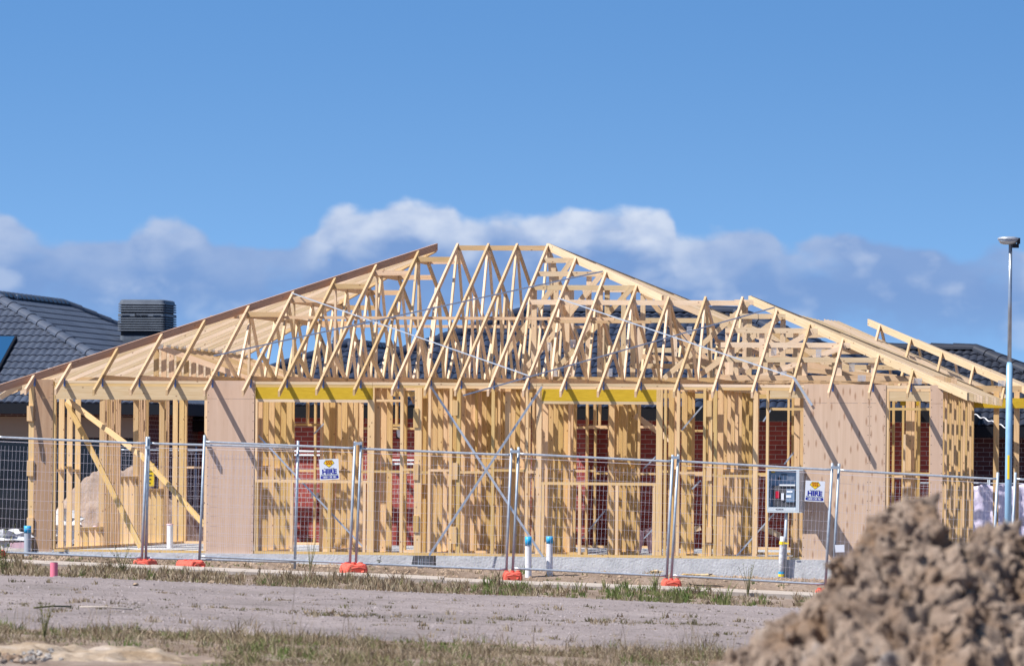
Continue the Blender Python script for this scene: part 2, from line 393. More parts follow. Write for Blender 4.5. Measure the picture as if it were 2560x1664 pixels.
sheet('ground', axis(-10, 10, 0.25, 3000), axis(24, 100, 0.4, 6000), lambda x, y: hgt(x, y) - (0.02 if 57 < y < 82 else 0), M['ground'])
def edge(x, s): return 0.9*noise.noise(Vector((x*0.55, s, 0))) + 0.5*noise.noise(Vector((x*1.9, s, 5)))
def road_z(x, y): return gz(x) + 0.018 + 0.02*noise.noise(Vector((x*0.5, y*0.25, 9))) + 0.03*math.exp(-((y-80)/1.2)**2)
def road_mesh():
    xs = [-14 + 0.1*i for i in range(281)]; me = bpy.data.meshes.new('road'); vs = []; nr = 60
    for x in xs:
        ya = 60.0 + 0.1*x + 1.3*edge(x, 1.5); yb = 81.2 + 0.1*x + 0.7*edge(x, 7.5)
        for k in range(nr):
            y = ya + (yb-ya)*k/(nr-1)
            z = road_z(x, y) + (0.006*noise.noise(Vector((x*6, y*2, 2))))
            if k in (0, nr-1): z = gz(x) - 0.05
            vs.append((x, y, z))
    fs = [(i*nr+k, (i+1)*nr+k, (i+1)*nr+k+1, i*nr+k+1) for i in range(len(xs)-1) for k in range(nr-1)]
    me.from_pydata(vs, [], fs); me.materials.append(M['road']); me.polygons.foreach_set('use_smooth', [True]*len(fs)); me.update()
    o = bpy.data.objects.new('road', me); COL.objects.link(o); tag(o, kind='structure')
road_mesh()
mb = MB()
xs = [-16 + 1.5*i for i in range(22)]
for i in range(len(xs)-1):
    x0, x1 = xs[i]+0.006, xs[i+1]-0.006
    ya, yb = 89.3 - 0.02*x0, 91.9 - 0.02*x0
    j = rnd.uniform(-0.012, 0.012)
    mb.prism([(x0, ya, gz(x0)-0.03), (x1, ya-0.03, gz(x1)-0.03), (x1, ya-0.03, gz(x1)+0.045+j), (x0, ya, gz(x0)+0.045+j)], (0, yb-ya, 0))
tag(mb.build('footpath', M['path']), kind='structure')

# gravel specks on the road
def scatter_stones(name, n, xr, yr, sr_, m, zf, label=None):
    mb = MB()
    for _ in range(n):
        x, y = rnd.uniform(*xr), rnd.uniform(*yr); r = rnd.uniform(*sr_)*rnd.random()**0.7 + 0.004
        c = Vector((x, y, zf(x, y) + r*0.2)); ps = []
        for a in range(5):
            th = a*1.2566 + rnd.random(); ps.append(c + Vector((math.cos(th)*r*rnd.uniform(.7, 1.3), math.sin(th)*r*rnd.uniform(.7, 1.3), -r*0.2)))
        top = c + Vector((rnd.uniform(-.3, .3)*r, rnd.uniform(-.3, .3)*r, r*rnd.uniform(.5, .9)))
        for a in range(5): mb.face([ps[a], ps[(a+1) % 5], top])
    o = mb.build(name, m); tag(o, kind='stuff'); return o
M['pebble'] = noisy('grey_pebble', (0.36, 0.31, 0.31, 1), (0.15, 0.12, 0.115, 1), 0.8, 0.9)
scatter_stones('gravel', 6500, (-7.5, 7), (59, 81.5), (0.006, 0.022), M['pebble'], road_z)
M['clod'] = noisy('earth_clods', (0.40, 0.30, 0.22, 1), (0.24, 0.17, 0.12, 1), 0.9, 0.95)
scatter_stones('rubble', 4200, (-9, 9), (91.5, 96.5), (0.015, 0.05), M['clod'], lambda x, y: hgt(x, y))

# ------------------------------------------------------------------ the timber house frame
PW = 2.975; ZS = 0.18; T = math.tan(math.radians(22.5)); Z0 = 3.056
TL, TR = -7.94, 6.91; DR = 5.77; DL = 3.45; TE = -0.33; BK = 2*DR
house = empty('timber_house_frame', (0, Y0, 0), -ANG)
tag(house, 'unfinished single storey timber house frame with open roof trusses on a concrete slab', 'house frame')
def zr(d): return Z0 + T*d
HV = 0.097
def slope_member(name, axis_, fixed, a0, z0, a1, z1, hv=HV, w=0.035, parent=None, m='pine', tint=None):
    """plumb-cut sloped board; axis_ 'd' runs in depth at t=fixed, 't' runs along at d=fixed. z = top edge"""
    mb = MB()
    if axis_ == 'd':
        mb.prism([(fixed-w/2, a0, z0-hv), (fixed-w/2, a1, z1-hv), (fixed-w/2, a1, z1), (fixed-w/2, a0, z0)], (w, 0, 0))
    else:
        mb.prism([(a0, fixed-w/2, z0-hv), (a1, fixed-w/2, z1-hv), (a1, fixed-w/2, z1), (a0, fixed-w/2, z0)], (0, w, 0), tint)
    return mb.build(name, M[m], parent or house)
def brd(name, p0, p1, w, h, wide=None, m='pine', parent=None):
    mb = MB(); mb.board(p0, p1, w, h, wide)
    return mb.build(name, M[m], parent or house)

foot_px = [63, 138, 233.6, 326, 416, 510, 606, 697, 788, 882, 977, 1059, 1135, 1217, 1305, 1398.5, 1492, 1586, 1682, 1778, 1877, 1972, 2068, 2169, 2265]
FT = [tt(x, -0.5, 975 + x*0.004) + 0.017 for x in foot_px]
def hip_d(t):                 # front plane: how deep a rafter at t climbs
    if t < TL + DR: return max(t - TL, 0.05)
    if t <= TE: return DR
    if t <= TE + (DR-DL): return DR - (t-TE)
    if t <= TR - DL: return DL
    return max(TR - t, 0.05)
JIT = [rnd.uniform(-0.008, 0.008) for _ in FT]
# front rafters not belonging to a truss (jacks at the hips)
for k, t in enumerate(FT):
    d1 = hip_d(t)
    if k in (10, 11, 12, 13): continue
    if 18 <= k <= 19: continue
    oh = (-0.57 if k < 8 else -0.5) + JIT[k]
    slope_member('rafter', 'd', t, oh, zr(oh), d1, zr(d1))
    # tie-down clip at the wall plate
for k, t in enumerate(FT):
    mb = MB(); mb.board((t+0.02, -0.012, PW-0.10), (t+0.02, -0.012, PW+0.03), 0.008, 0.03, (1, 0, 0)); mb.build('tie_down_clip', M['blue_clip'], house)

def truss_members(root, t, dr, back, webs=True, mirror_foot=0.5):
    slope_member('top_chord', 'd', t, -0.5, zr(-0.5), dr, zr(dr), parent=root)
    slope_member('top_chord', 'd', t, dr, zr(dr), 2*dr+mirror_foot, zr(-mirror_foot), parent=root)
    brd('bottom_chord', (t, 0, PW+0.045), (t, 2*dr, PW+0.045), 0.035, 0.09, parent=root)
    if not webs: return
    def zt(d): return zr(d) - HV*0.6 if d <= dr else zr(2*dr-d) - HV*0.6
    zb = PW + 0.06
    if dr > 4.5:
        W = [(dr-0.05, dr-1.25), (dr+0.05, dr+1.25), (3.9, 4.5), (3.9, 2.9), (2.0, 2.9), (2*dr-3.9, 2*dr-4.5), (2*dr-3.9, 2*dr-2.9), (2*dr-2.0, 2*dr-2.9)]
    else:
        W = [(dr-0.05, dr-0.95), (dr+0.05, dr+0.95), (1.75, 2.45), (2*dr-1.75, 2*dr-2.45)]
    for a, b in W:
        brd('web', (t, a, zt(a)), (t, b, zb), 0.035, 0.085, (0, 1, 0), parent=root, m='pine_pale')
# full main trusses
for k in (10, 11, 12, 13):
    r = empty('roof_truss', parent=house); truss_members(r, FT[k], DR, True)
for t in (TL + DR + 0.05,):
    pass
# lower ridge trusses on the right
for k in range(14, 20):
    t = FT[k]; r = empty('roof_truss', parent=house)
    if k >= 18: truss_members(r, t, DL, True, mirror_foot=0.0)
    else:
        def zt(d): return zr(d) - HV*0.6 if d <= DL else zr(2*DL-d) - HV*0.6
        slope_member('top_chord', 'd', t, DL, zr(DL), 2*DL, zr(0), parent=r)
        brd('bottom_chord', (t, 0, PW+0.045), (t, 2*DL, PW+0.045), 0.035, 0.09, parent=r)
        for a, b in [(DL-0.05, DL-0.95), (DL+0.05, DL+0.95), (1.75, 2.45), (2*DL-1.75, 2*DL-2.45)]:
            brd('web', (t, a, zt(a)), (t, b, PW+0.06), 0.035, 0.085, (0, 1, 0), parent=r, m='pine_pale')
# truncated trusses of the left hip
for k in range(5, 10):
    t = FT[k]; dh = t - TL; r = empty('hip_truss', parent=house)
    zt_ = zr(dh) - 0.13
    def zt(d):
        d = min(d, BK-d); return min(zr(d), zt_) - 0.05
    brd('top_chord', (t, dh-0.2, zt_-0.045), (t, BK-dh+0.2, zt_-0.045), 0.035, 0.09, parent=r)
    slope_member('top_chord', 'd', t, BK-dh, zr(dh), BK+0.5, zr(-0.5), parent=r)
    brd('bottom_chord', (t, 0, PW+0.045), (t, BK, PW+0.045), 0.035, 0.09, parent=r)
    nodes = [1.0, 2.1, 3.2, 4.3, 5.3, 6.3, 7.3, 8.4, 9.5, 10.5]
    for a, b in zip(nodes[:-1], nodes[1:]):
        up = (nodes.index(a) % 2 == 0)
        a_, b_ = (a, b) if up else (b, a)
        if zt(a_) - PW > 0.25:
            brd('web', (t, a_, zt(a_)), (t, b_ + 0.02, PW+0.06), 0.035, 0.085, (0, 1, 0), parent=r, m='pine_pale')
    brd('web', (t, min(dh, BK-dh)+0.05, zt_-0.09), (t, min(dh, BK-dh)+0.05, PW+0.09), 0.035, 0.085, (0, 1, 0), parent=r, m='pine_pale')
# bottom chords for the small jacks
for k in (2, 3, 4):
    brd('ceiling_joist', (FT[k], 0, PW+0.045), (FT[k], BK, PW+0.045), 0.035, 0.09)
# hip rafters
def hip(t0, d0, z0, t1, d1, z1, w=0.045, hv=0.125, name='hip_rafter', m='pine'):
    v = Vector((t1-t0, d1-d0, 0)).normalized(); sd = Vector((-v.y, v.x, 0))*w
    mb = MB(); a = Vector((t0, d0, z0)) - sd/2; b = Vector((t1, d1, z1)) - sd/2; dn = Vector((0, 0, -hv))
    mb.prism([a+dn, b+dn, b, a], sd); return mb.build(name, M[m], house)
e = 0.012
hip(TL-0.5, -0.5, zr(-0.5)+e, TL+DR-0.05, DR-0.05, zr(DR-0.05)+e, m='pine_shaded')
hip(TL-0.5, BK+0.5, zr(-0.5)+e, TL+DR-0.1, DR+0.1, zr(DR-0.1)+e)
hip(TE+0.03, DR-0.03, zr(DR-0.03)+e, TE+DR-DL, DL, zr(DL)+e, m='pine_pale')
hip(TE+0.03, DR+0.03, zr(DR-0.03)+e, TE+DR+0.5, BK+0.5, zr(-0.5)+e)
hip(TR-DL-0.02, DL+0.02, zr(DL)+e, TR+0.5, -0.5, zr(-0.5)+e, m='pine_pale')
hip(TR-DL, DL, zr(DL)+e, TR+0.3, 2*DL+0.3, zr(-0.3)+e)
# creeper rafters, left plane (run along t); the face of each shows as a stripe
d = 0.6
while d < BK - 0.3:
    run = min(d, BK-d)
    slope_member('rafter', 't', d + 0.1, TL-0.5, zr(-0.5), TL+run+0.1, zr(run+0.1), m='pine_pale', tint=(0.1, 0.62, 0.3, 0.8)[int(d/0.6+0.5) % 4] + rnd.uniform(-.08, .08))
    d += 0.6
# creepers right plane
d = 0.6
while d < 9.7:
    run = min(d, DL) if d < 3.9 else 2.85
    zt_end = zr(run); hv_ = HV
    slope_member('rafter', 't', d, TR-run, zt_end, TR+0.5, zr(-0.5), m='pine_pale', hv=0.125)
    d += 0.6
for k_ in range(5):
    d = 8.75 + 0.28*k_
    slope_member('rafter', 't', d, TR-2.78+0.03*k_, zr(2.78)+0.045, TR+0.42, zr(-0.42)+0.045, m='pine_pale', hv=0.13, w=0.04, tint=0.2+0.1*k_)
# upper right plane of the main hip
d = 4.1
while d < 11.2:
    a = TE + abs(DR-d); z_a = Z0 + T*(DR-abs(DR-d))
    t_end = TE + DR - max(0.0, 2*DL - d) if d < 2*DL else TE+DR
    slope_member('rafter', 't', d, a, z_a, t_end, Z0 + T*(TE+DR-t_end), m='pine_pale')
    d += 0.6
# ridge and tie boards
for a, b in ((10, 11), (11, 12), (12, 13)):
    brd('tie_board', (FT[a]+0.018, DR-0.04, zr(DR)-0.085), (FT[b]-0.018, DR-0.04, zr(DR)-0.085), 0.035, 0.085)
brd('tie_board', (FT[13]+0.05, DL, zr(DL)-0.11), (FT[19], DL, zr(DL)-0.11), 0.035, 0.085, m='pine_pale')
for k in range(5, 10):
    dh = FT[k] - TL
    for dd in (dh-0.22, BK-dh+0.22):
        brd('tie_board', (FT[k]+0.018, dd, zr(dh)-0.165), (FT[k+1]+ (0.0 if dd > 6 else -0.018), dd, zr(dh)-0.165), 0.035, 0.085)
brd('tie_board', (FT[4], 2.85, zr(2.85)-0.15), (FT[14]+1.0, 2.85, zr(2.85)-0.15), 0.07, 0.05, (0, 0, 1), m='pine')
brd('tie_board', (FT[5], BK-2.85, zr(2.85)-0.15), (FT[14], BK-2.85, zr(2.85)-0.15), 0.07, 0.05, (0, 0, 1), m='pine')
brd('tie_board', (FT[14]-0.1, 2.75, zr(2.75)-0.16), (FT[17]-0.2, 2.75, zr(2.75)-0.16), 0.07, 0.045, (0, 0, 1))
# flat-topped trusses running along the house under the right hips
kk = 1; d = DR - 0.6
while d > 0.9:
    r = empty('hip_truss', parent=house)
    zt_ = zr(d) - 0.02
    t1 = TE + (DR-d) + 0.02 if d > DL else TR - d
    t0 = TE + 0.03 if d > DL else 3.2
    brd('top_chord', (t0, d, zt_-0.045), (t1, d, zt_-0.045), 0.035, 0.085, parent=r, m='pine_pale')
    brd('bottom_chord', (t0, d, PW+0.125), (min(t1+ (zt_-PW)/T, TR), d, PW+0.125), 0.035, 0.085, parent=r)
    x = t0 + 0.04 + 0.14*(kk % 3)
    while x < t1 - 0.05:
        if zt_ - PW > 0.35:
            brd('web', (x, d+0.036, PW+0.12), (x, d+0.036, zt_-0.03), 0.035, 0.085, (1, 0, 0), parent=r, m='pine_pale')
        x += 0.56
    if zt_ - PW > 0.6:
        brd('web', (t1-0.1, d-0.036, zt_-0.06), (t1-1.5, d-0.036, PW+0.14), 0.035, 0.085, (1, 0, 0), parent=r, m='pine_pale')
    d -= 0.6; kk += 1
# rear ones of the same kind, behind the main ridge and over the rear wing
for d in (6.2, 7.4, 8.6, 9.8):
    r = empty('hip_truss', parent=house)
    zt_ = min(zr(BK-d) - 0.02, 4.75)
    t1 = min(TE+DR-(zt_-Z0)/T, 4.6)
    t0 = TE+0.25 + 0.1*(d-6)
    brd('bottom_chord', (t0, d, PW+0.125), (5.6, d, PW+0.125), 0.035, 0.085, parent=r)
    brd('top_chord', (t0, d, zt_-0.045), (t1, d, zt_-0.045), 0.035, 0.085, parent=r, m='pine_pale')
    x = t0+0.1
    while x < t1:
        brd('web', (x, d+0.036, PW+0.12), (x, d+0.036, zt_-0.03), 0.035, 0.085, (1, 0, 0), parent=r, m='pine_pale'); x += 0.62
    if zt_-PW > 0.5: brd('web', (t1-0.1, d-0.036, zt_-0.06), (t1+1.2, d-0.036, PW+0.16), 0.035, 0.085, (1, 0, 0), parent=r)
for k, (za, ta, tb) in enumerate([(3.35, 1.2, 6.0), (3.62, 2.4, 5.4), (3.9, 3.2, 4.9)]):
    brd('tie_board', (ta, 5.2+0.3*k, za), (tb, 5.2+0.3*k, za), 0.035, 0.085, m='pine_pale')
    brd('brace', (ta+0.3, 4.6+0.3*k, za+0.15), (tb-0.2, 4.6+0.3*k, PW+0.2), 0.035, 0.09, m='pine')
# small creeper trusses of the left hip: post + falling diagonal
d = 2.5
while d < 9.0:
    r = empty('jack_truss', parent=house)
    brd('web', (TL+1.5, d+0.14, PW), (TL+1.5, d+0.14, zr(1.5)-0.08), 0.035, 0.085, (1, 0, 0), parent=r)
    mb = MB(); ta, tb = TL+1.5, TL+3.15; za, zb = zr(1.5)-0.03, zr(0)+0.02
    mb.prism([(ta, d+0.08, za-HV), (tb, d+0.08, zb-HV), (tb, d+0.08, zb), (ta, d+0.08, za)], (0, 0.035, 0))
    mb.build('diagonal_chord', M['pine'], r)
    brd('bottom_chord', (TL, d+0.1, PW+0.045), (TL+3.1, d+0.1, PW+0.045), 0.035, 0.088, parent=r)
    mb = MB()
    for q in range(5): mb.board((ta+0.02+q*0.022, d+0.076, za-0.10), (ta+0.04+q*0.022, d+0.076, za-0.01), 0.004, 0.012, (1, 0, 0))
    mb.build('nail_plate', M['plate'], r)
    d += 0.6
# nail plates on the front hip truss
for x, y, dd in ((101, 935, 0.2), (130, 926, 0.35), (369, 852, 1.85), (610, 775, 3.6), (2295, 953, 0.28), (2505, 958, 7.0), (1340, 778, 5.0), (1373, 865, 4.4), (1388, 930, 3.9), (1724, 825, 3.0), (1935, 877, 1.6), (2047, 882, 1.5), (2130, 918, 1.3), (2155, 945, 0.6), (1960, 937, 1.0), (1525, 930, 2.9), (1433, 858, 3.8)):
    t_, z_ = td(x, y, dd); mb = MB()
    vert = x < 700 or x in (2295, 2505, 2155)
    for q in range(6):
        if vert: mb.board((t_-0.06+q*0.022, dd-0.03, z_-0.05), (t_-0.055+q*0.022, dd-0.03, z_+0.05), 0.004, 0.014, (1, 0, 0))
        else: mb.board((t_-0.045, dd-0.03, z_-0.06+q*0.022), (t_+0.045, dd-0.03, z_-0.06+q*0.022), 0.004, 0.014, (0, 0, 1))
    mb.build('nail_plate', M['plate'], house)

# rear wing to the right
RW_T, RW_D = 7.76, 7.0; RUN = 2.87
hip(RW_T-RUN-0.1, RW_D+RUN+0.1, Z0+T*RUN+0.04, RW_T+0.5, RW_D-0.5, zr(-0.5)+e, m='pine_pale', hv=0.115)
for k in range(5):
    t = RW_T - 0.35 - 0.6*k; dd = min(RW_T - t, RUN)
    slope_member('rafter', 'd', t, RW_D-0.5, zr(-0.5), RW_D+dd, Z0+T*dd)
    slope_member('rafter', 'd', t, RW_D+2*RUN-dd, Z0+T*dd, RW_D+2*RUN+0.5, zr(-0.5))
for k in range(8):
    dd = RW_D + 0.6 + 0.6*k; run = min(dd-RW_D, RW_D+2*RUN-dd)
    slope_member('rafter', 't', dd, RW_T-run, Z0+T*run, RW_T+0.5, zr(-0.5), m='pine_pale')
brd('tie_board', (RW_T-1.6, RW_D+0.03, PW+0.05), (RW_T+1.2, RW_D+0.03, PW+0.05), 0.035, 0.11)
# eave outriggers at the left corner
for x0, y0, x1, y1, dd in ((0, 974, 68, 945, -0.2), (0, 993, 60, 950, 0.5)):
    ta, za = td(x0, y0, dd); tb, zb = td(x1, y1, dd)
    brd('outrigger', (ta, dd, za), (tb, dd+0.25, zb), 0.035, 0.09, m='pine_pale')

# ---- walls
wf_front = empty('wall_frame', parent=house); wf_front['label'] = 'front wall frame of studs with two yellow lintels'
def fboard(x0, x1, y0, y1, d=0.0, dep=0.09, name='stud', m='pine_post', parent=None):
    """axis-aligned board in the front wall from pixel extents (front face at depth d)"""
    ta, zt_ = td(x0, y0, d); tb, _ = td(x1, y0, d); _, zb = td((x0+x1)/2, y1, d); _, zt_ = td((x0+x1)/2, y0, d)
    ta, _ = td(x0, (y0+y1)/2, d); tb, _ = td(x1, (y0+y1)/2, d)
    mb = MB(); mb.box(ta, tb, d, d+dep, zb, zt_)
    return mb.build(name, M[m], parent or wf_front)
ZP = PW - 0.09; ZB = ZS + 0.045
def stud(t, w=0.045, d=0.0, dep=0.09, z0=ZB, z1=ZP, m='pine_post', parent=None, name='stud'):
    mb = MB(); mb.box(t-w/2, t+w/2, d, d+dep, z0, z1); return mb.build(name, M[m], parent or wf_front)
# plates
tA, tB = tt(132, 0), tt(2325, 0)
mb = MB(); mb.box(tt(520, 0), tt(2010, 0), 0, 0.09, ZS+0.003, ZB); mb.build('bottom_plate', M['pine_wall'], wf_front)
cuts = [136, 620, 930, 1065, 1340, 1700, 2010, 2325]
for a, b in zip(cuts[:-1], cuts[1:]):
    o_ = 0.002*rnd.random()
    mb = MB(); mb.box(tt(a, 0)+0.002, tt(b, 0)-0.002, -o_, 0.09, PW-0.045, PW); mb.build('top_plate', M['pine_pale'], wf_front)
    mb = MB(); mb.box(tt(a, 0)+0.002, tt(b, 0)-0.002, 0.002-o_, 0.088, PW-0.0905, PW-0.046); mb.build('top_plate', M['pine_post'], wf_front)
# garage / porch beam and its base
mb = MB(); mb.box(tt(137, 0), tt(517, 0), 0.0, 0.045, PW-0.31, PW-0.092); mb.build('beam', M['pine_pale'], wf_front)
mb = MB(); mb.box(tt(137, 0), tt(517, 0), 0.002, 0.09, ZS+0.003, ZB-0.005); mb.build('bottom_plate', M['pine_wall'], wf_front)
# plywood panels
def ply(x0, x1, d=-0.012, m='ply', z0=0.17, z1=PW+0.01, label=None):
    for za_, zb_, dd in ((z0, 2.688, 0), (2.692, z1, 0.001)):
        mb = MB(); mb.box(tt(x0, d), tt(x1, d), d+dd, d+0.010+dd, za_, zb_); o = mb.build('plywood_panel', M[m], house)
        if label: o['label'] = label
        nb = MB(); ta, tb = tt(x0, d)+0.02, tt(x1, d)-0.02; z = za_ + 0.06
        while z < zb_ - 0.03:
            for t_ in (ta, tb): nb.box(t_-0.005, t_+0.005, d+dd-0.002, d+dd-0.0005, z-0.005, z+0.005)
            z += 0.15
        nn = nb.build('nails', M['gutter'], o); nn['kind'] = 'stuff'
    return o
ply(85, 132, m='ply_dark', label='weathered brown plywood on the corner post'); ply(517, 635, m='ply_plain'); ply(2008, 2173); ply(2173.6, 2214); ply(2325, 2357, m='ply_plain')
for x in (71.5, 78, 125, 132): pass
stud(tt(78, 0), 0.09, z1=PW); stud(tt(94, 0.0), 0.045, z1=PW); stud(tt(124, 0), 0.045, z1=PW); stud(tt(135.5, 0), 0.04)
for ya, yb in ((1014, 1052), (1150, 1189), (1293, 1330)):
    fboard(67, 83, ya, yb, d=-0.045, dep=0.045, name='block', m='pine_wall')
for x in (514, 522, 575, 630): stud(tt(x, 0), 0.045)
# yellow lintels
def lint(x0, x1, d=0.0, zt_=PW-0.092, zb=PW-0.285):
    mb = MB(); mb.box(tt(x0, d), tt(x1, d), d, d+0.045, zb, zt_); o = mb.build('lintel', M['lvl'], wf_front); o['label'] = 'yellow engineered timber lintel'
    mb = MB(); mb.box(tt(x0, d)-0.002, tt(x1, d)+0.002, d+0.001, d+0.088, zb-0.046, zb-0.001); mb.build('lintel_trimmer', M['pine_pale'], wf_front)
lint(638, 932); lint(1349, 1652)
# jambs, studs of the front wall  (x centre px, width m)
for x, w in ((640, .04), (927, .11), (1004, .05), (1070, .07) if False else (1045, .115), (1073.5, .04), (1126.5, .045), (1146, .06), (1232, .052), (1317, .045), (1347, .085), (1648, .10), (1663, .04), (1695, .05), (1761, .045), (1788, .05), (1778, .03), (1888.5, .075), (1918, .04), (2012, .045), (2090, .045), (2170, .045), (2218, .045), (2330, .09), (2352, .045)):
    stud(tt(x, 0), w)
for x in (1773,):
    stud(tt(x, 0.02), 0.045, d=0.03, m='pine_wall')
for x, ws in ((1040, (1020, 1068)), (1040, (1158, 1199)), (1040, (1288, 1330)), (1138, (1000, 1038)), (1138, (1156, 1198)), (1135, (1315, 1358)), (1773, (1000, 1041)), (1773, (1163, 1201)), (1773, (1316, 1355))):
    fboard(x-7, x+6, ws[0], ws[1], d=-0.02, dep=0.05, name='block', m='pine_wall')
# window sills + jack studs
def sill(x0, x1, y):
    _, z = td((x0+x1)/2, y, 0); mb = MB(); mb.box(tt(x0, 0), tt(x1, 0), 0.001, 0.089, z-0.045, z); mb.build('window_sill', M['pine_post'], wf_front); return z
z = sill(641, 919, 1199)
for x in (643, 730, 824, 912): stud(tt(x, 0), 0.045, z1=z-0.046)
z = sill(1354, 1641, 1205)
for x in (1358, 1450, 1543, 1636): stud(tt(x, 0), 0.045, z1=z-0.046)
# noggings between the front studs
for x0, x1, y in ((936, 1001, 1175), (1008, 1036, 1170), (1054, 1071, 1177), (1076, 1123, 1172), (1150, 1229, 1177), (1236, 1314, 1172), (1320, 1341, 1176), (1698, 1758, 1178), (1792, 1882, 1186), (1894, 1915, 1181), (1921, 2008, 1165), (2221, 2325, 1180)):
    _, z = td((x0+x1)/2, y, 0); mb = MB(); mb.box(tt(x0, 0), tt(x1, 0), 0.002, 0.088, z-0.04, z); mb.build('noggin', M['pine_wall'], wf_front)
# door / small window heads
for x0, x1, y in ((1924, 2008, 1019), (2218, 2325, 1019), (940, 1001, 998)):
    _, z = td((x0+x1)/2, y, 0); mb = MB(); mb.box(tt(x0, 0), tt(x1, 0), 0.002, 0.088, z-0.04, z); mb.build('lintel_trimmer', M['pine_wall'], wf_front)
mb = MB(); mb.box(tt(2217, 0), tt(2325, 0), 0.004, 0.04, PW-0.25, PW-0.095); mb.build('lintel', M['pine_pale'], wf_front)
mb = MB(); mb.box(tt(1924, 0), tt(2008, 0), 0.004, 0.04, PW-0.21, PW-0.095); mb.build('lintel', M['pine_pale'], wf_front)

def pwall(x, d0, d1, sp=0.45, skip=(), nog=1.35, z1=ZP, start=0, m='pine_wall', t=None, openings=()):
    """wall running in depth; x = pixel of its first stud's left edge"""
    w = empty('wall_frame', parent=house)
    t = t if t is not None else tt(x, d0) + 0.045
    mb = MB(); mb.box(t-0.045, t+0.045, d0, d1, ZS+0.003, ZB); mb.build('bottom_plate', M[m], w)
    mb = MB(); mb.box(t-0.045, t+0.045, d0, d1, ZP, PW-0.001); mb.build('top_plate', M[m], w)
    d = d0; k = 0; last = None
    while d <= d1 - 0.03:
        op = [o for o in openings if o[0] < d < o[1]]
        if k not in skip:
            if not op:
                mb = MB(); mb.box(t-0.045, t+0.045, d, d+0.038, ZB, ZP-0.001); mb.build('stud', M[m], w)
                if k % 3 == 0:
                    mb = MB(); mb.box(t-0.045, t+0.045, d+0.04, d+0.078, ZB, ZP-0.001); mb.build('stud', M[m], w)
            else:
                mb = MB(); mb.box(t-0.045, t+0.045, d, d+0.038, ZB, op[0][2]-0.046); mb.build('stud', M[m], w)
        if k % 2 == 0 and not op: 
            mb = MB(); mb.box(t-0.043, t+0.043, d+0.08, min(d+sp, d1), ZS+nog+0.04*(k % 4 == 0), ZS+nog+0.04+0.04*(k % 4 == 0)); mb.build('noggin', M[m], w)
        d += sp; k += 1
    mb = MB(); mb.box(t-0.045, t+0.045, d1-0.038, d1, ZB, ZP-0.001); mb.build('stud', M[m], w)
    for a, b, zs in openings:
        mb = MB(); mb.box(t-0.045, t+0.045, a-0.06, b+0.1, zs-0.045, zs); mb.build('window_sill', M[m], w)
        for q in (a-0.06, a-0.02, b+0.02, b+0.06):
            mb = MB(); mb.box(t-0.044, t+0.044, q, q+0.036, ZB, ZP-0.002); mb.build('stud', M[m], w)
    return w
def lwall(d, t0, t1, sp=0.6, doors=(), nog=1.32, m='pine_wall', w_=0.04, sills=()):
    w = empty('wall_frame', parent=house)
    mb = MB(); mb.box(t0, t1, d, d+0.09, ZP, PW-0.001); mb.build('top_plate', M[m], w)
    segs = []; a = t0
    for x0, x1 in sorted(doors): segs.append((a, x0)); a = x1
    segs.append((a, t1))
    for a, b in segs:
        if b - a < 0.12: continue
        mb = MB(); mb.box(a, b, d, d+0.09, ZS+0.003, ZB); mb.build('bottom_plate', M[m], w)
        x = a
        while x < b - 0.05:
            si = [s for s in sills if s[0] < x < s[1]]
            mb = MB(); mb.box(x, x+w_, d, d+0.09, ZB, (ZS+0.95 if si else ZP)-0.001); mb.build('stud', M[m], w)
            nx = min(x+sp, b-w_)
            z = ZS + nog + rnd.choice((0, 0.045))
            if not si and nx > x+w_+0.02:
                mb = MB(); mb.box(x+w_, nx, d+0.002, d+0.088, z, z+0.04); mb.build('noggin', M[m], w)
            x += sp
        mb = MB(); mb.box(b-w_, b, d, d+0.09, ZB, ZP-0.001); mb.build('stud', M[m], w)
    for x0, x1 in doors:
        mb = MB(); mb.box(x0, x1, d, d+0.09, ZS+2.1, ZS+2.14); mb.build('door_head', M[m], w)
        mb = MB(); mb.box((x0+x1)/2, (x0+x1)/2+w_, d, d+0.09, ZS+2.142, ZP-0.002); mb.build('stud', M[m], w)
    for x0, x1 in sills:
        mb = MB(); mb.box(x0, x1, d, d+0.09, ZS+0.95, ZS+0.99); mb.build('window_sill', M[m], w)
    return w
# left side wall with three windows
zs1 = 0.18+0.38; 
lw = empty('wall_frame', parent=house); lw['label'] = 'left side wall frame with three window openings'
tw = TL + 0.045
def lwb(name, d0, d1, z0, z1, m='pine_post', i_=0.0):
    mb = MB(); mb.box(tw-0.045+i_, tw+0.045-i_, d0, d1, z0, z1); mb.build(name, M[m], lw)
lwb('bottom_plate', 0.1, BK, ZS+0.003, ZB); lwb('top_plate', 0.1, BK, ZP, PW-0.001)
for d in (0.15, 0.75, 1.35, 1.95, 2.55, 3.15, 10.9, 11.45): lwb('stud', d, d+0.04, ZB, ZP-0.001)
for d0, n_ in ((4.98, 10), (7.62, 7), (9.75, 4)):
    for q in range(n_): lwb('stud', d0+0.135*q, d0+0.135*q+0.06, ZB, ZP-0.001, 'pine', 0.002*(q % 2))
for a, b, zs in ((3.2, 4.97, ZS+0.36), (6.3, 7.61, ZS+1.22), (8.55, 9.74, ZS+1.0)):
    lwb('window_sill', a, b, zs-0.045, zs)
    q = a + 0.15
    while q < b - 0.1: lwb('stud', q, q+0.04, ZB, zs-0.046); q += 0.45
    if zs > 1: lwb('lintel', a, b, ZP-0.16, ZP-0.11, 'pine')
for d, z in ((1.4, 1.30), (2.0, 1.35), (2.6, 1.30)): lwb('noggin', d, d+0.54, ZS+z, ZS+z+0.04, 'pine_post', 0.002)
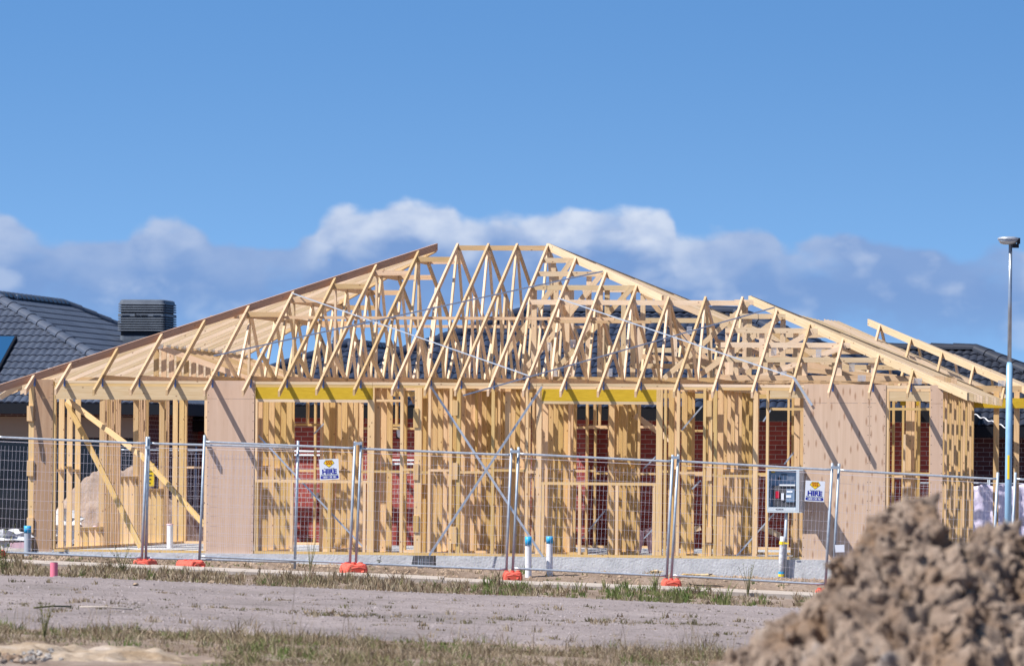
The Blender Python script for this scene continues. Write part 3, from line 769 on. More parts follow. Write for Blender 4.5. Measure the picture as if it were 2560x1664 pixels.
pwall(0, 0.12, 2*DL, 0.45, t=TR-0.045, m='pine_wall')
pwall(642, 0.35, 3.1, 0.5); pwall(809, 3.0, 6.2, 0.55); pwall(936, 0.12, 1.3, 0.6)
pwall(1054, 0.2, 2.2, 0.5); pwall(1090, 2.4, 5.4, 0.5); pwall(1149, 2.2, 5.6, 0.55); pwall(1180, 6.0, 9.6, 0.6)
pwall(1242, 3.4, 4.6, 0.6); pwall(1262, 0.15, 1.7, 0.5); pwall(1356, 0.5, 3.0, 0.55); pwall(1330, 5.6, 7.4, 0.6)
pwall(1419, 3.5, 3.9, 0.6); pwall(1522, 2.4, 5.2, 0.5); pwall(1704, 2.0, 3.0, 0.6); pwall(1794, 0.3, 4.4, 0.5)
pwall(1985, 1.2, 1.8, 0.6); pwall(2264, 2.5, 3.4, 0.6); pwall(1671, 0.6, 1.1, 0.5)
lwall(BK-0.09, TL+0.1, 5.3, 0.6, doors=((-4.9, -3.3), (1.1, 2.6)), sills=((-2.9, -1.6), (3.2, 4.6)))
lwall(3.2, tt(700, 3.2), tt(1250, 3.2), 0.6, doors=((tt(729, 3.2), tt(800, 3.2)), (tt(965, 3.2), tt(1010, 3.2))))
lwall(2.6, tt(1420, 2.6), tt(1800, 2.6), 0.5, doors=((tt(1470, 2.6), tt(1520, 2.6)), (tt(1600, 2.6), tt(1690, 2.6))))
lwall(5.0, tt(1890, 5), tt(2300, 5), 0.6, doors=((tt(2150, 5), tt(2230, 5)),))
lwall(2*DL, 5.3, TR, 0.6)
lwall(4.6, tt(1330, 4.6), tt(1530, 4.6), 0.6, doors=((tt(1440, 4.6), tt(1525, 4.6)),))
# rear wing posts and lintel
for x in (2416, 2490, 2541):
    t = tt(x, RW_D); mb = MB(); mb.box(t-0.045, t+0.045, RW_D, RW_D+0.09, ZS-0.02, PW); mb.build('post', M['pine_wall'], house)
mb = MB(); mb.box(tt(2426, RW_D-0.05), tt(2600, RW_D-0.05), RW_D-0.05, RW_D-0.005, 2.70, 2.87); o = mb.build('lintel', M['lvl'], house); o['label'] = 'yellow engineered timber lintel over the rear porch'
mb = MB(); mb.box(tt(2250, 4.0), tt(2296, 4.0), 4.0, 4.045, 2.70, 2.80); o = mb.build('lintel', M['lvl'], house); o['label'] = 'short yellow timber lintel seen through the side opening'
# timber diagonal props on the left
def pxp(x, y, d): t_, z_ = td(x, y, d); return Vector((t_, d, z_))
brd('brace', pxp(166, 1003, 2.3), pxp(352, 1367, 2.1), 0.035, 0.09, (0, 0, 1), m='pine_post')
brd('brace', pxp(168, 999, 2.2), pxp(356, 1140, 1.2), 0.035, 0.085, (0, 0, 1), m='pine_post')
brd('brace', pxp(356, 1140, 1.2), pxp(512, 1312, 0.3), 0.035, 0.085, (0, 0, 1), m='pine_post')
brd('brace', pxp(1588, 1038, 4.3), pxp(1640, 1075, 4.2), 0.035, 0.09, m='pine_pale')
brd('brace', pxp(1640, 1075, 4.2), pxp(1690, 1110, 4.1), 0.035, 0.09, m='pine_pale')
brd('brace', pxp(1655, 1343, 3.5), pxp(1752, 1318, 3.5), 0.035, 0.09, m='pine_pale')
brd('brace', pxp(1905, 1318, 1.0), pxp(1952, 1338, 1.0), 0.035, 0.09, m='pine_pale')
brd('brace', pxp(2258, 1260, 3.0), pxp(2262, 1085, 3.0), 0.035, 0.035, m='pine_pale')
# steel braces on the walls
def metal(name, pts, w=0.03, m='strap', th=0.012):
    mb = MB()
    for a, b in zip(pts[:-1], pts[1:]): mb.board(a, b, th, w)
    return mb.build(name, M[m], house)
metal('steel_brace', [pxp(1077, 965, -0.02), pxp(1357, 1390, -0.02)], 0.036, 'galv')
metal('steel_brace', [pxp(1073, 1387, -0.55), pxp(1355, 966, -0.03)], 0.036, 'strap')
metal('steel_brace', [pxp(640, 1082, 0.12), pxp(908, 1367, 0.12)], 0.026, 'strap_dull')
for a in (((785, 1084), (810, 1058), 3.1), ((725, 1145), (735, 1133), 3.1), ((1455, 1345), (1512, 1276), 3.0), ((1704, 1075), (1757, 1013), 1.5), ((1842, 1388), (1935, 1283), 0.3), ((1908, 1053), (1928, 1022), 0.6), ((1730, 1222), (1752, 1200), 2), ((1610, 1345), (1632, 1322), 4), ((1960, 1160), (1985, 1130), 2), ((1610, 1170), (1640, 1140), 3)):
    metal('steel_brace', [pxp(*a[0], a[2]), pxp(*a[1], a[2])], 0.024, 'strap_dull')
# strap bracing across the roof
def on_roof(x, y, off=0.012):
    a, b = ray(x, y)  # z = Z0+T d ; t from td
    lo, hi = -2.0, 14.0
    for _ in range(50):
        m_ = (lo+hi)/2; t_, z_ = td(x, y, m_)
        if z_ - (Z0 + off + T*m_) > 0: lo = m_
        else: hi = m_
    t_, z_ = td(x, y, lo); return Vector((t_, lo, z_))
metal('roof_strap', [on_roof(729, 732), on_roof(1320, 938)], 0.018, 'strap', 0.01)
metal('roof_strap', [on_roof(534, 889), on_roof(1507, 678)], 0.024, 'strap_dull', 0.006)
metal('roof_strap', [on_roof(1395, 745), on_roof(1984, 943)], 0.019, 'strap', 0.01)
metal('roof_strap', [on_roof(1158, 988), on_roof(1937, 768)], 0.022, 'strap_dull', 0.006)
metal('roof_strap', [pxp(1984, 943, -0.03), pxp(2030, 1013, -0.03)], 0.04, 'strap', 0.012)

# concrete slab (its own thing)
slab = MB()
slab.box(TL-0.06, TR+0.05, -0.05, BK+0.05, -0.6, ZS, mi=0)
so = slab.build('concrete_slab', M['concrete']); so.matrix_world = house.matrix_world
so.location = (0, Y0, 0); so.rotation_euler.z = -ANG
tag(so, 'pale grey concrete slab carrying the timber house frame', 'slab')
slab = MB(); slab.box(TR+0.052, RW_T+1.8, RW_D-0.1, BK+1, -0.6, ZS-0.02)
so = slab.build('concrete_slab', M['concrete']); so.location = (0, Y0, 0); so.rotation_euler.z = -ANG
tag(so, 'small grey concrete porch slab under the rear porch posts', 'slab')

# ------------------------------------------------------------------ site fence
def wire_mesh(W, z0, z1, nv, nh, r=0.0016):
    mb = MB()
    for k in range(nv):
        x = W*(k+0.5)/nv; y = 0.004*math.sin(k*1.7)
        mb.tube([(x, y-0.004, z0), (x+rnd.uniform(-.006, .006), y-0.004, (z0+z1)/2), (x, y-0.004, z1)], r, 3, caps=False)
    for k in range(nh):
        z = z0 + (z1-z0)*(k+0.5)/nh
        mb.tube([(0, 0.004, z), (W*0.35, 0.012*rnd.uniform(-1, 1), z+rnd.uniform(-.012, .008)), (W*0.7, 0.01, z+rnd.uniform(-.01, .008)), (W, 0.004, z)], r*1.15, 3, caps=False)
    return mb
PWD, PHT = 2.34, 1.97
def make_panel(mat_f='galv'):
    r = empty('mesh_fence')
    for x in (0.0, PWD):
        mb = MB(); mb.tube([(x, 0, -0.02), (x, 0, PHT)], 0.0215, 10); mb.build('post', M['galv_dull' if mat_f == 'galv' else mat_f], r, smooth=True)
    for z in (0.09, 1.865):
        mb = MB(); mb.tube([(0.02, 0, z+0.006), (0.10, 0, z), (PWD-0.10, 0, z), (PWD-0.02, 0, z+0.006)], 0.019, 10); mb.build('rail', M[mat_f], r, smooth=True)
    mb = wire_mesh(PWD, 0.09, 1.74, 40, 11); mb.build('wire_infill', M['wire'], r)
    mb = MB(); mb.tube([(0.02, -0.0, 1.80), (PWD-0.02, 0, 1.80)], 0.0035, 5); mb.build('top_wire', M['wire'], r)
    return r
GF = 'galvanised wire mesh fence panels along the site front'
proto = make_panel()
panels = [(-10, 367, 1092, 1108, 0.00, 'mesh fence panel in front of the brown plywood corner post'),
          (372, 745, 1108, 1118, 0.05, 'mesh fence panel crossing the pinkish plywood sheet, rear one of the overlapped pair'),
          (511, 887, 1104, 1120, -0.03, 'mesh fence panel carrying a hire sign beside the left yellow lintel'),
          (902, 1278, 1121, 1137, 0.00, 'mesh fence panel crossed by the two steel braces above the black block'),
          (1296, 1681, 1134, 1153, 0.03, 'mesh fence panel in front of the two white pipes with blue tops'),
          (1695, 2080, 1152, 1174, 0.00, 'mesh fence panel in front of the grey meter box'),
          (2097, 2494, 1175, 1197, 0.03, 'mesh fence panel partly hidden behind the big soil mound'),
          (2538, 2925, 1197, 1215, 0.02, 'mesh fence panel just past the blue lamp post')]
PAN = []
for k, (xa, xb, ya, yb, dy, lab) in enumerate(panels):
    o = proto if k == 0 else copy_tree(proto)
    A, B = at(xa, ya, 93+dy), at(xb, yb, 93+dy)
    ang = math.atan2(A.z-B.z, B.x-A.x); L = (B-A).length
    o.scale = (L/PWD, 1, 1); o.rotation_euler = (0, ang, 0)
    R = Matrix.Rotation(ang, 3, 'Y')
    o.location = A - R @ Vector((0, 0, 1.865))
    tag(o, lab, 'fence panel', GF); PAN.append((o, L/PWD, ang))
# clamps joining the panels
for xa, xb, y in ((367, 372, 1118), (887, 902, 1108), (1278, 1296, 1128), (1681, 1695, 1143), (2080, 2097, 1168)):
    mb = MB(); a, b = at(xa-3, y, 92.96), at(xb+3, y, 92.96)
    mb.board(a, b, 0.03, 0.045); o = mb.build('fence_clamp', M['galv_dull'])
    tag(o, {367: 'steel clamp joining the fence posts left of the pinkish plywood', 887: 'steel clamp joining the post pair right of the left hire sign', 1278: 'steel clamp on the post pair left of the two white pipes', 1681: 'steel clamp on the post pair right of the right yellow lintel', 2080: 'steel clamp on the post pair right of the second hire sign'}[xa], 'clamp', 'steel clamps joining fence panels')
# fence feet
def make_foot():
    r = empty('fence_weight'); mb = MB()
    prof = [(-0.145, 0), (0.145, 0), (0.15, 0.05), (0.125, 0.10), (0.075, 0.112), (0.045, 0.095), (-0.045, 0.095), (-0.075, 0.112), (-0.125, 0.10), (-0.15, 0.05)]
    n = len(prof); ys = (-0.26, -0.22, 0.22, 0.26); sc = (0.86, 1, 1, 0.86); rings = []
    for y, s_ in zip(ys, sc): rings.append([Vector((x*s_, y, z*s_)) for x, z in prof])
    for k in range(3):
        for j in range(n): mb.face([rings[k][j], rings[k][(j+1) % n], rings[k+1][(j+1) % n], rings[k+1][j]])
    mb.face(rings[0][::-1]); mb.face(rings[-1])
    b_ = mb.build('block', M['orange'], r, weld=True, bevel=0.008)
    for x in (-0.09, 0, 0.09):
        mb = MB(); mb.lathe((x, 0, 0.09), [(0.032, 0), (0.032, 0.03), (0.024, 0.03), (0.024, 0.005)], 12); mb.build('post_socket', M['orange'], r)
    for sx in (-1, 1):
        mb = MB(); mb.tube([(sx*0.05, -0.24, 0.02), (sx*0.09, -0.30, 0.03), (sx*0.09, -0.32, 0.06), (0.0, -0.33, 0.07)], 0.014, 6); mb.build('handle', M['orange'], r)
    return r
foot0 = make_foot(); first = True
for x, y, sc, lab in ((362, 1421, 1.0, 'orange plastic fence foot under the left post pair'), (476, 1421, 0.95, 'low orange fence foot beside the pinkish plywood sheet'), (884, 1434, 1.18, 'large orange fence foot left of the black block'),
                      (1281, 1450, 1.0, 'orange fence foot left of the two white pipes'), (1678, 1469, 0.98, 'orange fence foot half buried in green grass'), (2062, 1492, 0.95, 'orange fence foot at the edge of the big soil mound'), (-14, 1392, 0.8, 'red fence foot at the far left behind the weeds')):
    o = foot0 if first else copy_tree(foot0); first = False
    p = at(x, y, 92.7)
    o.location = p; o.scale = (sc, sc, sc*1.3); o.rotation_euler.z = rnd.uniform(-0.35, 0.35) + (0.5 if x == 476 else 0)
    tag(o, lab, 'fence foot', 'orange plastic feet of the site fence')
# the hire signs
def text(name, body, size, loc, m, parent, sx=1.0, bold=0.0):
    cu = bpy.data.curves.new(name, 'FONT'); cu.body = body; cu.size = size; cu.extrude = 0.0008; cu.align_x = 'CENTER'; cu.align_y = 'CENTER'; cu.offset = bold
    cu.materials.append(M[m]); o = bpy.data.objects.new(name, cu); COL.objects.link(o)
    dg = bpy.context.evaluated_depsgraph_get(); me = bpy.data.meshes.new_from_object(o.evaluated_get(dg)); bpy.data.objects.remove(o)
    me.transform(Matrix.Rotation(math.pi/2, 4, 'X') @ Matrix.Diagonal((sx, 1, 1, 1)))
    o = bpy.data.objects.new(name, me); COL.objects.link(o); o.parent = parent; o.location = loc; return o
def make_sign():
    r = empty('hire_sign')
    mb = MB(); mb.box(-0.15, 0.15, 0, 0.004, -0.16, 0.16); mb.build('board', M['sign_white'], r)
    P = [(-0.05, 0.145), (0.05, 0.145), (0.085, 0.095), (0.0, 0.028), (-0.085, 0.095)]
    mb = MB()
    for s_, y, mi in ((1.0, -0.0015, 0), (0.90, -0.0025, 1)):
        c = Vector((0, 0.093)); q = [c + (Vector(p)-c)*s_ for p in P]
        mb.face([(p.x, y, p.y) for p in q][::-1], mi=mi)
    mb.build('emblem', [M['sign_dark'], M['sign_yellow']], r)
    text('emblem_lettering', 'SSS', 0.075, (0, -0.0035, 0.102), 'sign_red', r, 0.95, 0.002)
    text('lettering', 'Super Safe', 0.03, (0, -0.0015, 0.012), 'sign_grey', r, 1.3)
    text('headline', 'HIRE', 0.098, (0, -0.0015, -0.038), 'sign_blue', r, 1.12, 0.004)
    text('lettering', 'FENCE TOILET SCAFFOLD', 0.025, (0, -0.0015, -0.088), 'sign_grey', r, 0.93)
    mb = MB(); w, h = 0.14, 0.021; pts = []
    for k in range(9): a = math.pi/2 - math.pi*k/8; pts.append((w-h+h*math.cos(a), h*math.sin(a)))
    for k in range(9): a = -math.pi/2 - math.pi*k/8; pts.append((-(w-h)+h*math.cos(a), h*math.sin(a)))
    mb.face([(p[0], -0.0015, p[1]-0.122) for p in pts]); mb.build('number_panel', M['sign_blue'], r)
    text('phone_number', '1800 138 781', 0.038, (0, -0.0025, -0.122), 'sign_white', r, 1.02, 0.001)
    return r
s1 = make_sign(); s1.location = at(823, 1172.5, 92.9); s1.rotation_euler = (0, math.radians(-3.0), 0)
tag(s1, 'white hire sign with yellow emblem tilted on the fence over brick and studs', 'sign', 'hire signs on the site fence')
s2 = copy_tree(s1); s2.location = at(2037, 1227, 92.95); s2.rotation_euler = (0, math.radians(2.6), 0)
tag(s2, 'white hire sign with yellow emblem beside the grey meter box', 'sign', 'hire signs on the site fence')
mb = MB(); p = at(2100, 1370, 92.94); mb.prism([p+Vector((-.07, 0, -.06)), p+Vector((.07, 0, -.055)), p+Vector((.065, 0, .06)), p+Vector((-.08, 0, .055))], (0, 0.002, 0))
o = mb.build('notice_card', M['sign_white']); tag(o, 'small blank white card tied low on the fence near the mound', 'card')

# ------------------------------------------------------------------ meter box and conduit
mbx = empty('meter_box', hw(tt(1963, -0.15), -0.16, 0), -ANG)
tag(mbx, 'open grey electrical meter box with breakers mounted on the front wall', 'meter box')
tc_ = tt(1963, -0.16)
def L(x, y): t_, z_ = td(x, y, -0.16); return t_ - tt(1963, -0.15), z_
x0, z1 = L(1918.5, 1172); x1, z0 = L(2007, 1281); xd, _ = L(1990, 1225)
mb = MB()
mb.box(x0, x0+0.02, 0, 0.15, z0, z1); mb.box(x1-0.02, x1, 0, 0.15, z0, z1); mb.box(x0+0.02, x1-0.02, 0, 0.15, z1-0.02, z1); mb.box(x0+0.02, x1-0.02, 0, 0.15, z0, z0+0.02)
mb.build('case', M['meter_grey'], mbx)
mb = MB(); mb.box(x0+0.02, x1-0.02, 0.11, 0.125, z0+0.02, z1-0.02); mb.build('backboard', M['meter_back'], mbx)
mb = MB(); mb.box(x1-0.022, x1-0.001, -0.55, -0.003, z0+0.01, z1-0.01); mb.box(x1-0.05, x1-0.023, -0.55, -0.52, z0+0.01, z1-0.01)
dr_ = mb.build('door', M['meter_grey'], mbx); mb = MB(); mb.box(x1-0.03, x1-0.0225, -0.34, -0.24, z0+0.1, z0+0.55); mb.build('door_label', M['sign_white'], dr_)
mb = MB(); mb.box(x0+0.021, xd-0.003, -0.002, 0.04, z0+0.021, z0+0.085); mb.box(x0+0.14, x0+0.26, -0.008, -0.002, z0+0.05, z0+0.06, mi=1); mb.build('lower_cover', [M['meter_grey'], M['gutter']], mbx)
mb = MB(); mb.box(x0+0.08, xd-0.015, 0.07, 0.11, z0+0.10, z1-0.26); mb.build('breaker_panel', M['black'], mbx)
mb = MB(); mb.box(x0+0.13, x0+0.185, 0.05, 0.07, z0+0.23, z0+0.34); mb.build('switch', M['red'], mbx)
mb = MB(); mb.box(x0+0.22, x0+0.262, 0.05, 0.07, z0+0.20, z0+0.31); mb.build('switch', M['sign_white'], mbx)
mb = MB(); mb.box(x0+0.30, xd-0.03, 0.05, 0.07, z0+0.17, z0+0.38); mb.box(x0+0.31, x0+0.40, 0.045, 0.05, z0+0.32, z0+0.35, mi=1); mb.box(x0+0.30, x0+0.38, 0.045, 0.05, z0+0.24, z0+0.28, mi=1); mb.build('meter', [M['meter_back'], M['sign_white']], mbx)
mb = MB(); mb.box(x0+0.19, xd-0.02, 0.05, 0.07, z1-0.265, z1-0.24); mb.build('bus_bar', M['sign_white'], mbx)
mb = MB(); mb.box(x0+0.05, x0+0.11, 0.10, 0.108, z1-0.055, z1-0.03); mb.build('warning_label', M['lvl'], mbx)
mb = MB(); mb.box(x0+0.21, x0+0.31, 0.09, 0.108, z1-0.09, z1-0.08); mb.box(x0+0.16, x0+0.20, 0.09, 0.108, z1-0.17, z1-0.13); mb.box(x0+0.30, x0+0.42, 0.10, 0.109, z1-0.17, z1-0.11, mi=1); mb.build('wiring', [M['gutter'], M['galv_dull']], mbx)
cd = empty('conduit', hw(tt(1955, -0.2), -0.13, 0), -ANG)
tag(cd, 'white and grey conduit with yellow tape rising from the slab under the meter box', 'conduit')
mb = MB(); mb.tube([(0.0, 0, -0.2), (0.0, 0, 0.22), (0.015, 0, 0.42), (0.02, 0, 0.55)], 0.045, 10); mb.build('sleeve', M['rag'], cd, smooth=True)
mb = MB(); mb.tube([(0.055, 0.02, -0.1), (0.06, 0.02, 0.5), (0.07, 0.06, 1.0)], 0.028, 8); mb.build('cable_pipe', M['galv_dull'], cd, smooth=True)
mb = MB(); mb.tube([(0.008, 0, 0.42), (0.012, 0, 0.47)], 0.05, 10); mb.box(0.05, 0.12, -0.05, -0.045, 0.43, 0.455); mb.build('tape', M['yellow'], cd)
mb = MB(); mb.tube([(0, 0, -0.09), (0, 0, -0.05)], 0.05, 10); mb.build('tape', M['yellow'], cd)
mb = MB(); mb.tube([(0, 0, -0.05), (0, 0, -0.015)], 0.051, 10); mb.build('tape', M['blue'], cd)

# ------------------------------------------------------------------ pipes
def pipe(x, ytop, ybot, Y, r, cap_h, body, cap, label, lean=0.0, ground=True, name='pipe', group=None):
    p0, p1 = at(x, ybot, Y), at(x, ytop, Y)
    r_ = empty(name, p0); h = p1.z - p0.z; lx = p1.x - p0.x + lean
    tag(r_, label, 'pipe', group)
    mb = MB(); mb.tube([(0, 0, -0.3), (0, 0, 0), (lx, 0, h)], r, 14); mb.build('tube', M[body], r_, smooth=True); smooth_by_angle(r_.children[0])
    if cap_h:
        f = 1 - cap_h/h
        mb = MB(); mb.tube([(lx*f, 0, h*f), (lx, 0, h+0.004)], r*1.08, 14); mb.build('cap', M[cap], r_, smooth=True); smooth_by_angle(r_.children[-1])
    else:
        mb = MB(); mb.tube([(lx*0.999, 0, h+0.001), (lx, 0, h+0.003)], r*0.82, 14); mb.build('opening', M['gutter'], r_)
    return r_
GP = 'white upright pipes with blue painted tops'
pipe(1321, 1341, 1419, 94.2, 0.052, 0.14, 'white_pvc', 'blue', 'white upright pipe with blue top, the one nearer the fence post pair', group=GP)
pipe(1374, 1340, 1420, 94.4, 0.052, 0.11, 'white_pvc', 'blue', 'white upright pipe with blue top on the right of its pair', group=GP)
pipe(69, 1314, 1392, 95.2, 0.055, 0.11, 'grey_pvc', 'blue', 'grey upright pipe with blue cap beside the brown plywood corner post')
pipe(135, 1405, 1448, gp(135, 1448).y, 0.052, 0, 'pink', 'pink', 'short open pink pipe standing in dry grass at the road edge')
pipe(425, 1309, 1362, 103, 0.055, 0.02, 'white_pvc', 'pale_pink', 'white pipe with pinkish rim standing on the slab inside the frame')
pipe(404, 1302, 1352, 109, 0.022, 0.1, 'grey_pvc', 'blue', 'thin grey pipe with blue top seen inside the left windows')
pipe(239, 1314, 1362, 110, 0.045, 0.02, 'pale_pink', 'pale_pink', 'pale pink pipe behind the low window sill')
pipe(493, 1296, 1345, 118, 0.07, 0, 'white_pvc', 'white_pvc', 'fat white downpipe stub beside the rear fence')
# black weight block
bk = empty('weight_block', hw(tt(1059, -0.6), -0.75, 0), -ANG); tag(bk, 'black plastic block at the foot of the slanting steel brace', 'block')
mb = MB(); g0 = -0.16; za = td(1059, 1388, -0.6)[1]
mb.prism([(-0.20, 0, g0), (0.20, 0, g0), (0.185, 0.03, za), (-0.13, 0.03, za)], (0, 0.3, 0)); mb.face([(-0.20, 0, g0), (-0.13, 0.03, za), (-0.13, 0.33, za), (-0.28, 0.25, g0)])
mb.build('body', M['black'], bk)
mb = MB()
for k in range(6): mb.board((-0.05+k*0.035, -0.004+0.0, g0+0.05), (-0.04+k*0.03, 0.022, za-0.05), 0.004, 0.008)
mb.build('scratches', M['galv_dull'], bk)
# packing pieces and scraps
mb = MB()
def lump(mb, c, r, n=7, m_=5, sz=1.0, seed=0, amp=0.35, mi=0):
    c = Vector(c); R = []
    for i in range(m_+1):
        ph = math.pi*i/m_; row = []
        for j in range(n):
            th = 2*math.pi*j/n; d_ = Vector((math.sin(ph)*math.cos(th), math.sin(ph)*math.sin(th), math.cos(ph)))
            k = 1 + amp*noise.noise(d_*2.1 + Vector((seed, seed*0.7, 0))) + (0.25*amp*noise.noise(d_*5.5 + Vector((seed, 0, 4))) if n > 12 else 0)
            row.append(c + Vector((d_.x*r*k, d_.y*r*k, d_.z*r*k*sz)))
        R.append(row)
    for i in range(m_):
        for j in range(n): mb.face([R[i][j], R[i+1][j], R[i+1][(j+1) % n], R[i][(j+1) % n]], None, rnd.random(), mi)
def scrap(name, label, cat, px, Y, size, m, sz=0.5, stretch=1.6, z=None, group=None):
    p = at(px[0], px[1], Y); mb = MB(); lump(mb, (0, 0, 0), size, 14, 9, sz, rnd.uniform(0, 40), 0.9)
    o = mb.build(name, M[m], smooth=True); o.location = p; o.scale = (stretch, 1, 1); smooth_by_angle(o, 0.5)
    tag(o, label, cat, group); return o
scrap('plastic_sheeting', 'crumpled white plastic lying behind the blue capped pipe at far left', 'plastic', (25, 1345), 98, 0.24, 'rag', 0.5, 1.5)
scrap('plastic_sheeting', 'crumpled white plastic on the dirt heap seen between the left studs', 'plastic', (168, 1320), 108, 0.26, 'rag', 1.2, 1.2)
scrap('plastic_wrap', 'torn brown plastic film lying along the slab left of the meter box', 'plastic', (1745, 1438), 94.0, 0.06, 'foil', 0.5, 4.2)
scrap('plastic_wrap', 'short yellow brown scrap of film by the fence foot in green grass', 'plastic', (1640, 1428), 94.0, 0.04, 'foil', 0.5, 2.4)
for x, y, ln, an, dd in ((1600, 1352, 0.35, 1.4, 4.5), (1625, 1350, 0.4, 1.75, 4.6), (1652, 1356, 0.4, 1.5, 4.7)):
    p = pxp(x, y, dd); w_ = hw(p.x, p.y, p.z); mb = MB()
    mb.board(w_ - Vector((math.cos(an)*ln/2, 0, math.sin(an)*ln/2)), w_ + Vector((math.cos(an)*ln/2, 0.1, math.sin(an)*ln/2)), 0.02, 0.16)
    o = mb.build('offcut_board', M['pale_pink']); tag(o, 'pale pink plasterboard offcut leaning inside the frame', 'offcut', 'pale offcuts leaning inside the frame')
mb = MB(); p = at(48, 1363, 97.5); mb.board(p-Vector((0.14, 0, 0)), p+Vector((0.10, 0, 0.01)), 0.2, 0.09); o = mb.build('foam_block', M['pale_pink']); tag(o, 'pale pink block on the ground at the far left', 'block')
ys_ = MB(); p = at(376, 1186, 110.5); ys_.box(p.x-0.07, p.x+0.07, p.y, p.y+0.01, p.z-0.21, p.z+0.21)
for q in range(5): ys_.box(p.x-0.05, p.x+0.045-0.01*q, p.y-0.004, p.y-0.001, p.z+0.12-q*0.07, p.z+0.14-q*0.07, mi=1)
o = ys_.build('warning_sign', [M['yellow'], M['sign_dark']]); tag(o, 'yellow warning sign with dark lines on the rear fence at the plum brick wall', 'sign')

# ------------------------------------------------------------------ neighbouring houses
def tile_face(mb, P0, U, V, W0, Lh, lfun, rfun, course=0.33, roll=0.15, amp=0.034):
    """P0 eave corner; U unit along eave, V unit up slope, N normal. Lh slope length."""
    N = U.cross(V).normalized()
    if N.z < 0: N = -N
    nrow = int(math.ceil(Lh/course))
    for r in range(nrow):
        s0, s1 = r*course, min((r+1)*course + 0.04, Lh + 0.02)
        sm = [(s0-0.02, 0.038), ((s0+s1)/2, 0.026), (s1, 0.010)]
        l, rr = lfun(s0), rfun(s0)
        l1, r1 = lfun(min(s1, Lh)), rfun(min(s1, Lh))
        off = (r % 2)*roll*0.0
        n = int(math.ceil((rr-l)/(roll/6))) + 1
        rows = []
        for s_, lift in sm:
            la = max(l, lfun(min(s_, Lh)) - 0.03); ra = min(rr, rfun(min(s_, Lh)) + 0.03); row = []
            for j in range(n):
                x = l + (rr-l)*j/(n-1); xc = min(max(x, la), ra)
                ph = ((xc + off)/roll) % 1.0
                h = amp*(abs(math.sin(math.pi*ph))**0.8)
                row.append(P0 + U*xc + V*s_ + N*(lift + h))
            rows.append(row)
        lip = [p - N*0.035 for p in rows[0]]
        rows = [lip] + rows; t = rnd.random()
        for a in range(len(rows)-1):
            for j in range(n-1):
                p = [rows[a][j], rows[a][j+1], rows[a+1][j+1], rows[a+1][j]]
                if (p[0]-p[1]).length < 1e-6 and (p[2]-p[3]).length < 1e-6: continue
                mb.face(p, [(0, 0)]*4, t)
def caps(mb, A, B, r=0.13, seg=0.40):
    A, B = Vector(A), Vector(B); L_ = (B-A).length; d = (B-A)/L_
    side = d.cross(Vector((0, 0, 1))).normalized(); up = side.cross(d).normalized()
    n = max(1, int(L_/seg))
    for k in range(n):
        a = A + d*(L_*k/n); b = A + d*(L_*(k+1)/n + 0.03); ra, rb = r*1.12, r*0.96; q = 8
        ringa = [a + side*ra*math.cos(math.pi*j/q) + up*(ra*0.85*math.sin(math.pi*j/q)-0.02) for j in range(q+1)]
        ringb = [b + side*rb*math.cos(math.pi*j/q) + up*(rb*0.85*math.sin(math.pi*j/q)-0.02) for j in range(q+1)]
        for j in range(q): mb.face([ringa[j], ringa[j+1], ringb[j+1], ringb[j]], [(0, 0)]*4, rnd.random())
        mb.face(ringa, [(0, 0)]*len(ringa)); mb.face(ringb[::-1], [(0, 0)]*len(ringb))
